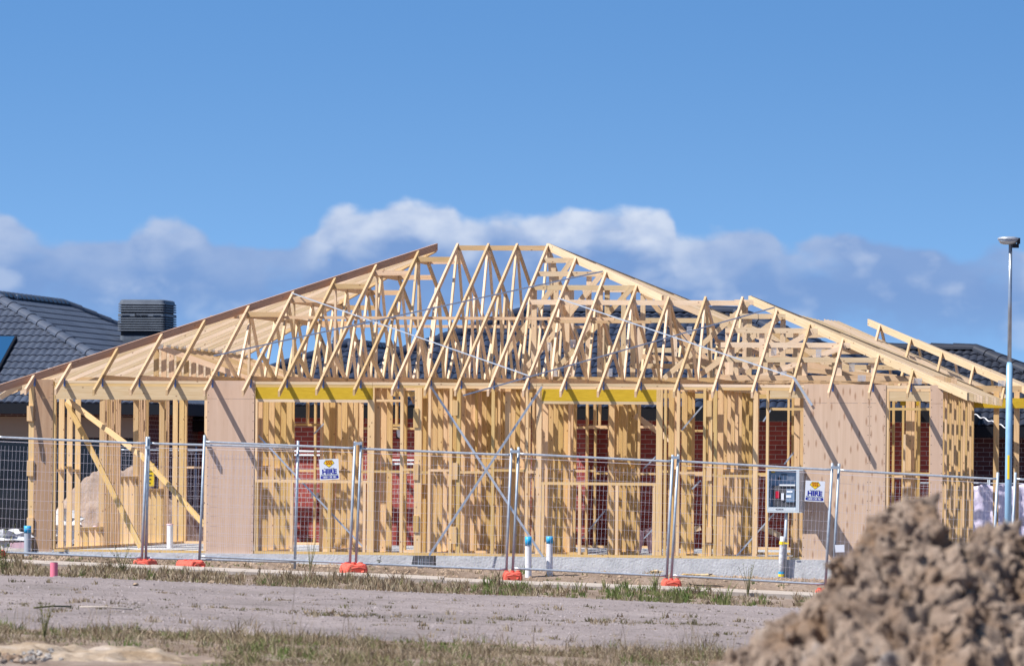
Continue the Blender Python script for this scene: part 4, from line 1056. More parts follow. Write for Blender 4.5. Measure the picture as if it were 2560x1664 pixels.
def hip_house(name, origin, rz, tx0, tx1, dy0, dy1, ze, pitch, mt, mw, ridge_axis, zg=-0.4, over=0.5, windows=(), shade_recess=None):
    """eave rectangle tx0..tx1, dy0..dy1 (local), ridge along 't' or 'd'"""
    r = empty(name, origin, rz); Tp = math.tan(pitch); cp = math.cos(pitch)
    w, dp = tx1-tx0, dy1-dy0
    run = (dp if ridge_axis == 't' else w)/2; zr_ = ze + run*Tp
    if ridge_axis == 't': R0, R1 = Vector((tx0+run, dy0+run, zr_)), Vector((tx1-run, dy0+run, zr_))
    else: R0, R1 = Vector((tx0+run, dy0+run, zr_)), Vector((tx0+run, dy1-run, zr_))
    mb = MB(); sl = run/cp
    # front (-y)
    def face(P0, U, V, Lw):
        lf = lambda s: min(s*cp, run); rf = lambda s: Lw - min(s*cp, run)
        tile_face(mb, Vector(P0), Vector(U), Vector(V), Lw, sl, lf, rf)
    sp = math.sin(pitch)
    face((tx0, dy0, ze), (1, 0, 0), (0, cp, sp), w)
    face((tx1, dy0, ze), (0, 1, 0), (-cp, 0, sp), dp)
    face((tx0, dy1, ze), (0, -1, 0), (cp, 0, sp), dp)
    face((tx1, dy1, ze), (-1, 0, 0), (0, -cp, sp), w)
    ro = mb.build('roof', mt, r, smooth=False); smooth_by_angle(ro, 0.9)
    mb = MB(); c = [Vector((tx0, dy0, ze)), Vector((tx1, dy0, ze)), Vector((tx1, dy1, ze)), Vector((tx0, dy1, ze))]
    up = Vector((0, 0, 0.05))
    if (R1-R0).length > 0.1: caps(mb, R0+up, R1+up)
    ends = (R0, R1, R1, R0) if ridge_axis == 't' else (R0, R0, R1, R1)
    for a, b in zip(c, ends): caps(mb, a+up, b+up)
    mb.build('ridge_cap', mt, ro)
    mb = MB(); g = 0.20
    mb.box(tx0-0.05, tx1+0.05, dy0-0.06, dy0+0.05, ze-g, ze+0.01); mb.box(tx0-0.05, tx1+0.05, dy1-0.05, dy1+0.06, ze-g, ze+0.01)
    mb.box(tx0-0.06, tx0+0.05, dy0+0.05, dy1-0.05, ze-g, ze+0.01); mb.box(tx1-0.05, tx1+0.06, dy0+0.05, dy1-0.05, ze-g, ze+0.01)
    mb.build('gutter', M['gutter'], ro)
    mb = MB(); mb.box(tx0+0.05, tx1-0.05, dy0+0.05, dy1-0.05, ze-0.17, ze-0.15); mb.build('soffit', M['soffit'], ro)
    mb = MB(); o_ = over; sx = shade_recess[0] if shade_recess else tx1-o_
    mb.box(tx0+o_, sx, dy0+o_, dy1-o_, zg, ze-0.175)
    if shade_recess: mb.box(sx+0.002, tx1-o_, dy0+shade_recess[1], dy1-o_, zg, ze-0.175)  # wall part set back, shaped so the eave keeps its brick in shade
    mb.build('wall', mw, r)
    for (x0, x1, z0, z1) in windows:
        mb = MB(); y = dy0+o_-0.03
        mb.box(x0, x1, y, y+0.06, z1-0.05, z1); mb.box(x0, x1, y, y+0.06, z0, z0+0.05); mb.box(x0, x0+0.05, y, y+0.06, z0+0.05, z1-0.05); mb.box(x1-0.05, x1, y, y+0.06, z0+0.05, z1-0.05); mb.box((x0+x1)/2-0.02, (x0+x1)/2+0.02, y, y+0.06, z0+0.05, z1-0.05)
        wn = mb.build('window', M['gutter'], r)
        mb = MB(); mb.box(x0+0.05, x1-0.05, y+0.02, y+0.04, z0+0.05, z1-0.05); mb.build('pane', M['opening_shade'], wn)
    return r, R0, R1
# red brick house directly behind
hb, R0, R1 = hip_house('brick_house', (0, Y0, 0), -ANG, -6.85, 6.1, 12.25, 12.25+8.96, 2.69, math.radians(22.5), M['tile'], M['brick'], 't', over=0.22, shade_recess=(tt(1470, 12.47), 1.05),
    windows=())
tag(hb, 'red brick house with dark blue tiled hip roof right behind the timber frame', 'house')
for (x, y, w_, h_) in ((1010, 1076, 0.09, 0.26),):
    p = pxp(x, y, 12.75); o = empty('wall_lamp', hw(p.x, 12.43, p.z), -ANG); tag(o, 'white oval wall lamp on the red brick wall', 'lamp')
    mb = MB(); mb.lathe((0, 0, 0), [(0.02, -0.14), (0.07, -0.11), (0.085, 0), (0.07, 0.11), (0.02, 0.14)], 12, sy=0.7); mb.build('cover', M['sign_white'], o, smooth=True)
    mb = MB(); mb.box(-0.09, 0.02, 0.02, 0.06, -0.15, 0.12); mb.build('back_plate', M['gutter'], o)
for y, x0, x1, lab in ((1128, 725, 812, 'pale service pipe on red brick behind the left hire sign'), (1150, 962, 1035, 'pair of pale pipes on red brick left of the steel braces'), (1044, 1440, 2320, 'thin pale cable under the dark eave of the red brick house')):
    mb = MB(); dd = 12.43; a, b = pxp(x0, y-(x1-x0)*0.003, dd), pxp(x1, y+(x1-x0)*0.003, dd)
    b.z = a.z; r_ = 0.022 if y != 1044 else 0.009
    mb.tube([hw(*a), hw(*b)], r_, 6)
    if y != 1044: mb.tube([hw(a.x, a.y, a.z-0.07), hw(b.x, b.y, b.z-0.07)], r_, 6)
    o = mb.build('service_pipe', M['galv']); tag(o, lab, 'pipe')
p = pxp(791, 1243, 12.4); o = empty('tap_box', hw(p.x, 12.44, p.z), -ANG); tag(o, 'small white tap fitting with dark hose on the red brick wall', 'tap')
mb = MB(); mb.box(-0.09, 0.05, -0.1, 0.05, 0.0, 0.09); mb.build('body', M['rag'], o); mb = MB(); mb.tube([(0.02, -0.06, 0.04), (0.10, -0.08, -0.05), (0.16, -0.02, -0.18), (0.05, -0.02, -0.3)], 0.03, 8); mb.build('hose', M['gutter'], o, smooth=True)

# left house (plum brick), ridge running away
A = at(-15, 743, 125.0)
zeL = 2.80; pitL = math.radians(25); runL = (A.z - zeL)/math.tan(pitL)
hl, R0l, R1l = hip_house('brick_house', (A.x - runL*SA - 0*CA, A.y - runL*CA, 0), -ANG, -runL, runL, 0, 6.4+2*runL, zeL, pitL, M['tile_l'], M['brick_dark'], 'd', over=0.6,
    windows=((-4.25, -0.3, 0.1, 2.12), (-0.2, 3.95, 0.1, 2.12)))  # garage openings, built as framed dark panes in place of shade
mb = MB(); mb.box(-4.2, 4.2, 0.55, 0.598, 2.14, 2.55); mb.build('garage_beam', M['soffit'], hl)
tag(hl, 'plum brick house with grey blue tiled roof at the far left', 'house')
# solar panel
sp = empty('solar_collector', hl.matrix_world.translation if False else (A.x - runL*SA, A.y - runL*CA, 0), -ANG)
tag(sp, 'blue glass panel with black frame raised on the left tiled roof', 'solar panel')
def lroof(x, s): # local point on front roof plane at slope length s
    return Vector((x, s*math.cos(pitL), zeL + s*math.sin(pitL)))
N_ = Vector((0, -math.sin(pitL), math.cos(pitL)))
hp0 = Vector((A.x - runL*SA, A.y - runL*CA, 0)); Ui = Vector((CA, -SA, 0)); Vi = Vector((SA*math.cos(pitL), CA*math.cos(pitL), math.sin(pitL)))
def on_l(px_, py_):
    a_, b_ = ray(px_, py_); dr = Vector((a_, 1, b_)); n_ = Ui.cross(Vi); p0 = hp0 + Vector((0, 0, zeL))
    k = (p0 - Vector((0, 0, ZC))).dot(n_)/dr.dot(n_); P_w = Vector((0, 0, ZC)) + dr*k - p0; return P_w.dot(Ui), P_w.dot(Vi)
(xt_, st_), (xb_, sb_) = on_l(44, 852), on_l(2, 948)
a, b, c_, d_ = [lroof(x, s) + N_*0.12 for x, s in ((xt_-2.0, sb_), (xt_, sb_), (xt_, st_), (xt_-2.0, st_))]
mb = MB(); mb.prism([a, b, c_, d_], -N_*0.12); mb.build('frame', M['gutter'], sp)
k_ = Vector((0.04, 0, 0)); u_ = Vector((0, math.cos(pitL), math.sin(pitL)))*0.04
mb = MB(); mb.prism([a+k_+u_+N_*0.004, b-k_+u_+N_*0.004, c_-k_-u_+N_*0.004, d_+k_-u_+N_*0.004], -N_*0.003); mb.build('pane', M['glass_blue'], sp)
# cooler on that roof
cl = empty('roof_cooler', at(368, 834, 129.0), -ANG); tag(cl, 'large ribbed grey evaporative cooler standing on the left tiled roof', 'cooler')
wx, wy, hz = 0.525, 0.60, 0.72
def rring(w_, d__, z, r_=0.09, n=5):
    pts = []
    for cx_, cy_, a0 in ((w_-r_, d__-r_, 0), (-w_+r_, d__-r_, 90), (-w_+r_, -d__+r_, 180), (w_-r_, -d__+r_, 270)):
        for k in range(n): a_ = math.radians(a0 + 90*k/(n-1)); pts.append(Vector((cx_ + r_*math.cos(a_), cy_ + r_*math.sin(a_), z)))
    return pts
def loft(mb, rings, cap=True):
    n = len(rings[0])
    for a_, b_ in zip(rings[:-1], rings[1:]):
        for j in range(n): mb.face([a_[j], a_[(j+1) % n], b_[(j+1) % n], b_[j]], [(0, 0)]*4)
    if cap: mb.face(rings[-1], [(0, 0)]*n); mb.face(rings[0][::-1], [(0, 0)]*n)
mb = MB(); loft(mb, [rring(wx-0.05, wy-0.05, -0.35), rring(wx-0.05, wy-0.05, hz-0.08)]); mb.build('core', M['cooler_dark'], cl)
mb = MB(); loft(mb, [rring(wx-0.045, wy-0.045, hz-0.10), rring(wx-0.02, wy-0.02, hz-0.09), rring(wx-0.035, wy-0.035, hz-0.02), rring(wx-0.07, wy-0.07, hz)]); mb.build('lid', M['cooler'], cl, smooth=True); smooth_by_angle(cl.children[-1], 0.7)
zk = [0.045 + 0.051*k for k in range(12)]
for k in range(12):
    if k == 6: h_ = 0.062
    elif k == 7: continue
    else: h_ = 0.026
    z = zk[k] ; gr = 0.012*(1-k/12)
    mb = MB(); loft(mb, [rring(wx-0.02+gr, wy-0.02+gr, z), rring(wx+gr, wy+gr, z+0.006), rring(wx-0.004+gr, wy-0.004+gr, z+h_), rring(wx-0.03+gr, wy-0.03+gr, z+h_+0.008)])
    mb.build('louvre', M['cooler'], cl)
text('lettering', 'Braemar', 0.075, (0.0, -wy-0.012, zk[6]+0.033), 'cooler_dark', cl, 1.12, 0.002)
mb = MB()
for sx in (-1, 1): mb.box(sx*0.34-0.085, sx*0.34+0.085, -wy-0.014, -wy-0.006, zk[6]+0.026, zk[6]+0.036)
mb.build('trim_line', M['cooler_dark'], cl)
mb = MB(); loft(mb, [rring(wx-0.09, wy-0.09, -0.9), rring(wx-0.04, wy-0.04, -0.13), rring(wx-0.04, wy-0.04, -0.05)]); mb.build('base', M['cooler'], cl)
# vent pipe + hood vent on left roof
p = at(37, 757, 126.5); o = empty('vent_pipe', p); tag(o, 'small grey capped vent pipe on the ridge of the left roof', 'vent')
mb = MB(); mb.tube([(0, 0, -0.4), (0, 0, 0.12)], 0.045, 10); mb.build('pipe_body', M['galv_dull'], o, smooth=True)
mb = MB(); mb.tube([(0, 0, 0.07), (0, 0, 0.17)], 0.075, 10); mb.build('cap', M['galv_dull'], o, smooth=True); smooth_by_angle(o.children[-1])
p = at(152, 805, 128.2); o = empty('roof_vent', p, -0.3); tag(o, 'black hooded vent on the side slope of the left roof', 'vent')
mb = MB(); mb.lathe((0, 0, -0.12), [(0.12, 0), (0.16, 0.09), (0.14, 0.15), (0.06, 0.19)], 14); mb.build('hood', M['black'], o, smooth=True)
# centre-left roof further away
B_ = at(872, 863, 128.0); zeB = 2.5; runB = (B_.z-zeB)/math.tan(math.radians(22.5))
h3, _, _ = hip_house('brick_house', (B_.x - runB*SA, B_.y - runB*CA, 0), -ANG, -runB, runB, 0, 5+2*runB, zeB, math.radians(22.5), M['tile'], M['brick'], 'd', over=0.5)
tag(h3, 'small tiled hip roof seen through the middle of the roof trusses', 'house')
pv = at(832, 851, 128.5); mb = MB(); mb.tube([pv-Vector((0, 0, 0.7)), pv+Vector((0, 0, 0.08))], 0.025, 8); mb.tube([pv, pv+Vector((0, 0, 0.06))], 0.045, 8)
tag(mb.build('vent_pipe', M['galv_dull']), 'thin vent pipe rising above the roof behind the trusses', 'vent')
# right roof
C_ = at(2439, 877, 116.5); zeC = 2.45; runC = (C_.z-zeC)/math.tan(math.radians(22.5))
h4, _, _ = hip_house('brick_house', (C_.x - runC*SA, C_.y - runC*CA, 0), -ANG, -runC-2.6, runC, 0, 2*runC, zeC, math.radians(22.5), M['tile_r'], M['brick_dark'], 't', over=0.55)
tag(h4, 'dark brick house with charcoal tiled roof behind the lamp post', 'house')
mb = MB(); pts = []
for k in range(22):
    x = 2426 + k*4.2; y = 1032 + k*1.7 + 2.5*math.sin(k*1.3); pts.append(at(x, y, 111.0-0.04*k))
mb.tube(pts, 0.014, 5); tag(mb.build('cable', M['rag']), 'white cable draped along the tiles of the dark right roof', 'cable')
# sheet-wrapped rear fence at right
def rear_panel(xa, xb, yt, Y, lab, grp, hs=1.0):
    o = copy_tree(proto); A_, B__ = at(xa, yt, Y), at(xb, yt + (xb-xa)*0.01, Y)
    o.scale = ((B__-A_).length/PWD, 1, hs); o.rotation_euler = (0, 0, 0); o.location = A_ - Vector((0, 0, 1.865*hs)); tag(o, lab, 'fence panel', grp); return o
G2 = 'fence panels standing behind the frame'
rear_panel(-40, 222, 1127, 121, 'rear mesh fence panel before the dark garage openings of the left house', G2)
rear_panel(226, 490, 1126, 121.1, 'rear mesh fence panel behind the brown soil heap', G2)
rear_panel(300, 560, 1124, 119, 'rear mesh fence panel in front of the plum brick wall', G2)
rear_panel(2280, 2470, 1206, 107, 'rear mesh fence panel with white sheeting behind the porch posts', G2, 0.85)
rear_panel(2474, 2700, 1208, 107.1, 'rear mesh fence panel behind the blue lamp post', G2, 0.85)
mb = MB(); Ys = 106.9; n1, n2 = 26, 16
P_ = {}
for i in range(n1):
    for j in range(n2):
        x = 2425 + (2600-2425)*i/(n1-1); y = 1212 + (1345-1212)*j/(n2-1)
        p = at(x, y + 3*math.sin(i*0.9), Ys); p.y += 0.05*noise.noise(Vector((i*0.5, j*0.45, 0))) + 0.03*math.sin(i*1.1); P_[i, j] = p
for i in range(n1-1):
    for j in range(n2-1): mb.face([P_[i, j], P_[i, j+1], P_[i+1, j+1], P_[i+1, j]])
o = mb.build('plastic_sheet', M['sheet'], smooth=True); tag(o, 'white plastic sheet hung over the rear fence beside the lamp post', 'sheet')
o.modifiers.new('thick', 'SOLIDIFY').thickness = 0.004

# side fence receding at far left
o = copy_tree(proto); o.location = at(64, 1390, 95.5); o.location.z = 0.15; o.rotation_euler = (0, 0, math.radians(96)); o.scale = (1.0, 1, 1.0); o.location = Vector((-8.3, 95.0, 0.16)); tag(o, 'side mesh fence panel running away beside the corner post', 'fence panel', 'side fence panels')

# ------------------------------------------------------------------ street lamp
P = at(2520, 1330, 91.0); lx = P.x
lamp = empty('street_lamp', (lx, 91.0, gz(lx))); tag(lamp, 'tall blue grey street lamp pole with a flat round lantern', 'street lamp')
ztop = at(2520, 611, 91.0).z - gz(lx); zmid = at(2520, 905, 91.0).z - gz(lx)
mb = MB(); mb.tube([(0, 0, -0.1), (0, 0, zmid-0.06)], 0.058, 16, r1=0.048); mb.tube([(0, 0, zmid-0.06), (0, 0, zmid)], 0.048, 16, r1=0.034); mb.build('pole', M['pole'], lamp, smooth=True)
mb = MB(); mb.tube([(0, 0, zmid-0.01), (0, 0, ztop+0.08)], 0.031, 16, r1=0.027); mb.build('upper_pole', M['pole_up'], lamp, smooth=True)
z1 = at(2515, 1137, 91).z-gz(lx); z0 = at(2515, 1197, 91).z-gz(lx)
mb = MB()
for k in range(3):
    a0 = math.radians(-115 + k*12); a1 = math.radians(-115 + (k+1)*12)
    mb.face([(0.0565*math.cos(a0), 0.0565*math.sin(a0), z0), (0.0565*math.cos(a1), 0.0565*math.sin(a1), z0), (0.0565*math.cos(a1), 0.0565*math.sin(a1), z1), (0.0565*math.cos(a0), 0.0565*math.sin(a0), z1)])
mb.build('yellow_strip', M['yellow'], lamp)
cx = -0.025
mb = MB(); mb.lathe((cx-0.01, 0, ztop+0.075), [(0.155, -0.005), (0.163, 0.008), (0.155, 0.028), (0.10, 0.042), (0.03, 0.046)], 24, sy=0.9); mb.build('lantern_top', M['galv'], lamp, smooth=True)
mb = MB(); mb.lathe((cx-0.01, 0, ztop+0.0), [(0.07, 0.0), (0.115, 0.012), (0.142, 0.045), (0.150, 0.069)], 24, sy=0.9); mb.build('lens', M['pole_up'], lamp, smooth=True)
mb = MB(); mb.box(0.03, 0.125, -0.05, 0.05, ztop-0.05, ztop+0.01); mb.box(0.10, 0.145, -0.04, 0.04, ztop+0.01, ztop+0.10); mb.build('control_gear', M['gutter'], lamp)

# ------------------------------------------------------------------ soil
prof = [(-0.1, -0.1), (0.2, 0.1), (0.6, 0.36), (0.85, 0.50), (1.02, 0.635), (1.10, 0.70), (1.31, 0.87), (1.42, 0.93), (1.54, 1.00), (1.64, 1.13), (1.72, 1.26), (1.78, 1.37), (1.82, 1.415), (1.90, 1.45), (1.96, 1.49), (2.02, 1.51), (2.08, 1.50), (2.105, 1.44), (2.13, 1.31), (2.18, 1.265), (2.25, 1.26), (2.30, 1.325), (2.36, 1.35), (2.45, 1.375), (2.52, 1.36), (2.56, 1.31), (2.75, 1.22), (3.1, 1.05), (3.6, 0.6), (4.2, 0.1), (4.5, -0.1)]
def pf(x):
    for (a, b), (c, d__) in zip(prof[:-1], prof[1:]):
        if a <= x <= c:
            u = (x-a)/(c-a); return b + (d__-b)*u
    return -0.15
def mound():
    nx, ny = 360, 230; xs = [0.0 + 3.6*i/(nx-1) for i in range(nx)]; Yc = 30.0
    ss = [(-1.0 + 1.5*j/(ny-1)) for j in range(ny)]
    vs = []
    for s_ in ss:
        for x in xs:
            y = Yc + s_*2.1
            fall = 1/(1 + (abs(s_*2.1)/1.55)**2.2) if s_ < 0 else 1/(1 + (s_*2.1/0.6)**2)
            # smooth the silhouette away from the ridge
            k = min(1, abs(s_)*3.0); p_ = pf(x)*(1-k) + k*(0.25*pf(x-0.28)+0.25*pf(x-0.12)+0.25*pf(x+0.14)+0.25*pf(x+0.3))
            z = (p_ + 0.1)*fall - 0.1
            z -= 0.035*fall; q = Vector((x + 0.0, y, z))
            amp = min(1.0, max(0.2, abs(s_)*8 + 0.35))
            n1 = noise.noise(q*3.1 + Vector((3, 1, 7)))
            n2 = noise.turbulence(q*7.5, 3, False, noise_basis='BLENDER')
            def dome(sc, off=0.0):
                d_ = noise.voronoi(q*sc + Vector((off, off, off)))[0][0]; return math.sqrt(max(0.0, 1 - min(1.0, d_*1.15)**2)) - 0.72
            t1 = noise.turbulence(q*2.6 + Vector((4, 4, 4)), 3, True); t2 = noise.turbulence(q*8.0, 4, True)
            hole = max(0.0, noise.noise(q*7.5 + Vector((1, 5, 2))) - 0.18) + 0.7*max(0.0, noise.noise(q*15 + Vector((8, 5, 2))) - 0.2)
            disp = 0.07*n1*amp + 0.10*(t1-0.35)*amp + 0.10*(t2-0.40)*(0.4+0.6*amp) - 0.26*hole*amp + 0.045*dome(14, 3)*amp + 0.026*dome(34, 7) + 0.022*(noise.turbulence(q*26, 3, True)-0.4) + 0.012*noise.noise(q*70)
            hx = 0.05*noise.noise(q*6+Vector((9, 9, 9)))*amp
            nrm = Vector((-(pf(x+0.05)-pf(x-0.05))/0.1*0.35, -0.62 if s_ < 0 else 0.5, 0.75)).normalized()
            q = q + nrm*disp + Vector((hx, 0, 0))
            vs.append(q)
    me = bpy.data.meshes.new('soil_mound'); fs = [(j*nx+i, j*nx+i+1, (j+1)*nx+i+1, (j+1)*nx+i) for j in range(ny-1) for i in range(nx-1)]
    me.from_pydata(vs, [], fs); me.materials.append(M['soil']); me.polygons.foreach_set('use_smooth', [True]*len(fs)); me.update()
    o = bpy.data.objects.new('soil_mound', me); COL.objects.link(o)
    tag(o, 'large lumpy brown soil mound in the right foreground', 'soil mound')
    mb = MB(); r2 = random.Random(5)
    for k in range(1900):
        j = int(r2.triangular(0, ny*0.70, ny*0.62)); i = r2.randrange(4, nx-4); c = Vector(vs[j*nx+i]); r_ = 0.006 + 0.030*r2.random()**4
        if c.z < 0.3: continue
        lump(mb, c + Vector((0, -r_*0.2, 0)), r_, 6, 4, r2.uniform(.55, 1), k*0.37, 1.3)
    for c, r_ in (((2.03, 29.97, 1.40), 0.10), ((1.90, 29.95, 1.33), 0.09), ((2.44, 29.95, 1.27), 0.10), ((2.60, 29.9, 1.2), 0.12), ((1.45, 29.6, 0.80), 0.09), ((2.2, 29.3, 1.0), 0.12), ((1.8, 29.2, 0.95), 0.10), ((1.3, 29.4, 0.62), 0.08), ((2.5, 29.2, 0.85), 0.13)):
        lump(mb, c, r_, 26, 18, 0.85, r_*70, 0.9)
    cl_ = mb.build('clods', M['soil'], o, weld=True); cl_['kind'] = 'stuff'
    return o
mound()
def heap(name, label, cx_, cy_, rx, ry, h, m, res=70, rough=0.12, seed=0, base=None, prof_=None):
    vs = []; base = gz(cx_) if base is None else base
    for j in range(res):
        for i in range(res):
            u, v = -1 + 2*i/(res-1), -1 + 2*j/(res-1); r2 = math.sqrt(u*u+v*v)
            x, y = cx_ + u*rx*1.25, cy_ + v*ry*1.25
            f = max(0.0, 1 - (r2*1.12)**1.6); q = Vector((x*1.0, y*1.0, seed))
            z = base - 0.08 + h*f*(1 + 0.25*noise.noise(q*1.5)) + (rough*(noise.turbulence(q*(3.0/max(rx, 0.4)), 4, False)-0.5) + rough*0.6*(0.4 - noise.voronoi(q*5)[0][0]))*min(1, f*3)
            vs.append((x, y, z))
    me = bpy.data.meshes.new(name); fs = [(j*res+i, j*res+i+1, (j+1)*res+i+1, (j+1)*res+i) for j in range(res-1) for i in range(res-1)]
    me.from_pydata(vs, [], fs); me.materials.append(M[m]); me.polygons.foreach_set('use_smooth', [True]*len(fs)); me.update()
    o = bpy.data.objects.new(name, me); COL.objects.link(o); tag(o, label, 'soil mound'); return o
heap('soil_mound', 'low pale sandy mound at the bottom left of the photo', -4.0, 51.6, 1.85, 2.5, 0.21, 'soil_pale', 220, 0.07, 2.0, base=-0.04)
heap('soil_heap', 'brown soil heap seen through the left side wall studs', -7.6, 117.5, 1.7, 1.8, 1.55, 'soil_back', 90, 0.22, 5.0, base=0.1)
heap('soil_heap', 'low grey rubble heap at the far left edge behind the fence', -8.4, 99.5, 0.9, 0.8, 0.25, 'stone', 60, 0.12, 8.0, base=0.15)
mb = MB()
for k in range(26):
    x, y = rnd.gauss(85, 26), rnd.uniform(1608, 1634); p = gp(x, y+14, 0.1); lump(mb, p + Vector((0, rnd.uniform(-.1, .1), -0.01)), rnd.uniform(0.008, 0.028), 7, 5, 0.7, k, 1.3)
o = mb.build('rubble', M['stone']); tag(o, kind='stuff')
mb = MB()
for k in range(60):
    x, y = rnd.uniform(-40, 90), rnd.uniform(1618, 1655); p = gp(x, y, 0.02); lump(mb, p, rnd.uniform(0.02, 0.05), 8, 6, 0.8, k+90, 0.6)
o = mb.build('dirt', M['soil']); tag(o, kind='stuff')

# ------------------------------------------------------------------ vegetation
def grass(name, n, area, hr, m, blades=(6, 11), dens=None, wid=0.006, lean=0.55, zf=None):
    mb = MB(); k = 0; tries = 0
    while k < n and tries < n*12:
        tries += 1
        x, y = area()
        if dens and dens(x, y) < rnd.random(): continue
        k += 1; z = (zf or (lambda a, b: gz(a)))(x, y) - 0.02
        t0 = min(1, max(0, 0.5 + 0.5*noise.noise(Vector((x*0.6, y*0.3, 1))) + rnd.uniform(-.3, .3)))
        sc = rnd.uniform(*hr)*(0.5+1.0*rnd.random()**3)*(0.45 + 1.2*max(0.1, nz(x, y, 1.3, 77)))
        for _ in range(rnd.randint(*blades)):
            a = rnd.uniform(0, 6.283); l = rnd.uniform(0.1, lean)*sc; h = sc*rnd.uniform(0.5, 1.0)
            bx, by = x + rnd.uniform(-.05, .05), y + rnd.uniform(-.08, .08)
            w = wid*rnd.uniform(.6, 1.4); tx, ty = bx + math.cos(a)*l, by + math.sin(a)*l
            mx, my = bx + math.cos(a)*l*0.35, by + math.sin(a)*l*0.35
            t = min(1, max(0, t0 + rnd.uniform(-.15, .15)))
            mb.face([(bx-w, by, z), (bx+w, by, z), (mx+w*0.8, my, z+h*0.6), (mx-w*0.8, my, z+h*0.6)], [(0, 0)]*4, t)
            mb.face([(mx-w*0.8, my, z+h*0.6), (mx+w*0.8, my, z+h*0.6), (tx, ty, z+h)], [(0, 0)]*3, t)
    o = mb.build(name, m); tag(o, kind='stuff'); return o
def U(a, b): return rnd.uniform(a, b)
def nz(x, y, s=0.7, o=0): return 0.5 + 0.9*noise.noise(Vector((x*s, y*s*0.5, o)))
MC = lambda x, y: 0.0 if ((x+4.0)/1.6)**2 + ((y-51.2)/2.3)**2 < 1 or (x < -2.7 and y < 50) else 1
# strip between road and footpath
grass('dry_grass', 2500, lambda: (U(-9, 6.5), U(81.2, 89.6)), (0.06, 0.17), M['dry'], dens=lambda x, y: (0.9 if x < 0 else 0.3)*max(0, 2.0*nz(x, y, 1.1, 40)-0.3))
grass('green_grass', 300, lambda: (U(-0.6, 5.5), U(81.5, 90)), (0.07, 0.20), M['green'], blades=(9, 15), dens=lambda x, y: 1.0 if (1.4 < x < 3.0 or abs(x+0.05) < 0.3) else 0.12)
grass('green_grass', 260, lambda: (U(-9, 2), U(81.5, 89)), (0.05, 0.12), M['green'], dens=lambda x, y: max(0, nz(x, y, 0.8, 3))**3)
# between path and fence, and at the foot of the slab
grass('dry_grass', 1100, lambda: (U(-9, 6), U(91.9, 95.8)), (0.03, 0.09), M['dry'], zf=hgt, dens=lambda x, y: 0.9 if x < -5 else 0.30*nz(x, y, 0.9, 8))
grass('green_grass', 150, lambda: (U(-9, 5), U(91.9, 95.5)), (0.04, 0.10), M['green'], zf=hgt, dens=lambda x, y: 0.8 if x < -4.5 else 0.15)
# on the road
grass('weeds', 1500, lambda: (U(-6.5, 6), U(63, 78)), (0.02, 0.06), M['weedy'], dens=lambda x, y: (0.95 if abs(y - (69 + 0.4*x + 0.8*math.sin(x*1.3))) < 0.6 else 0.07)*max(0, 2*nz(x, y, 1.4, 4)-0.5), zf=road_z)
grass('dry_grass', 900, lambda: (U(-6.5, 6), U(61, 78)), (0.02, 0.07), M['dry'], dens=lambda x, y: (0.9 if abs(y - (69 + 0.4*x)) < 1.0 else 0.2)*max(0, nz(x, y, 1.2, 6)), zf=road_z)
# foreground
FE = lambda x: 59.6 + 0.1*x + 1.0*noise.noise(Vector((x*0.9, 2, 0)))
grass('dry_grass', 7600, lambda: (U(-5.4, 5), U(46.5, 62.0)), (0.035, 0.125), M['dry'], blades=(7, 12), wid=0.0032, lean=0.9, dens=lambda x, y: (1.0 if y < FE(x) else 0.06)*max(0.03, 2.2*nz(x, y, 1.0, 12) - 0.5)*MC(x, y))
grass('green_grass', 2500, lambda: (U(-5.4, 5), U(46.5, 61.0)), (0.03, 0.11), M['green'], blades=(7, 12), wid=0.0032, lean=0.8, dens=lambda x, y: max(0, nz(x, y, 0.7, 20))**2*(1.2 if x < -1.2 or x > 1.2 else 0.6)*(1 if y < FE(x)+0.3 else 0.1)*MC(x, y))
grass('dry_grass', 240, lambda: (U(-5, 3.8), U(53, 60)), (0.22, 0.42), M['dry'], blades=(2, 5), wid=0.0020, lean=0.5, dens=lambda x, y: 0.8 if x > 0.8 else 0.35)
# individual weeds
def weed(x, ybase, Y, h, n, m, lab, spread=0.25, leaf=0.02):
    p = gp(x, ybase); r = empty('weed', p); tag(r, lab, 'weed')
    mb = MB(); lf = MB()
    for k in range(n):
        a = U(0, 6.28); l = U(0.2, 1)*spread; hh = h*U(0.55, 1); top = Vector((math.cos(a)*l, math.sin(a)*l, hh)); mid = Vector((top.x*0.35, top.y*0.35, hh*0.5))
        mb.tube([(0, 0, -0.02), mid, top], 0.004, 4, caps=False, r1=0.0015)
        for q in range(int(5+hh*14)):
            f = U(0.15, 1); c = mid*(f*2) if f < 0.5 else mid + (top-mid)*(f*2-1)
            b = U(0, 6.28); d_ = Vector((math.cos(b), math.sin(b), U(0.1, 0.9)))*leaf*U(0.8, 2.0); s_ = Vector((-d_.y, d_.x, 0))*0.25
            lf.face([c, c+d_*0.5+s_, c+d_, c+d_*0.5-s_], [(0, 0)]*4, U(0, 1))
    mb.build('stem', M['stem'], r); lf.build('foliage', M[m], r)
weed(305, 1432, 84, 0.42, 16, 'green', 'spreading green weed left of the fence post pair', 0.32, 0.022)
weed(6, 1440, 82, 0.75, 12, 'green', 'tall green weed at the far left edge', 0.3, 0.026)
weed(775, 1437, 84, 0.62, 9, 'green', 'wispy tall weed before the concrete slab right of a lone fence post', 0.16, 0.012)
weed(947, 1428, 88, 0.34, 4, 'green', 'small upright leafy weed between fence foot and black block', 0.05, 0.03)
weed(1870, 1490, 80, 0.55, 12, 'green', 'dark bushy weed under the meter box at the road edge', 0.16, 0.016)
weed(1640, 1470, 82, 0.36, 10, 'green', 'grassy green weed left of the half buried fence foot', 0.18, 0.018)
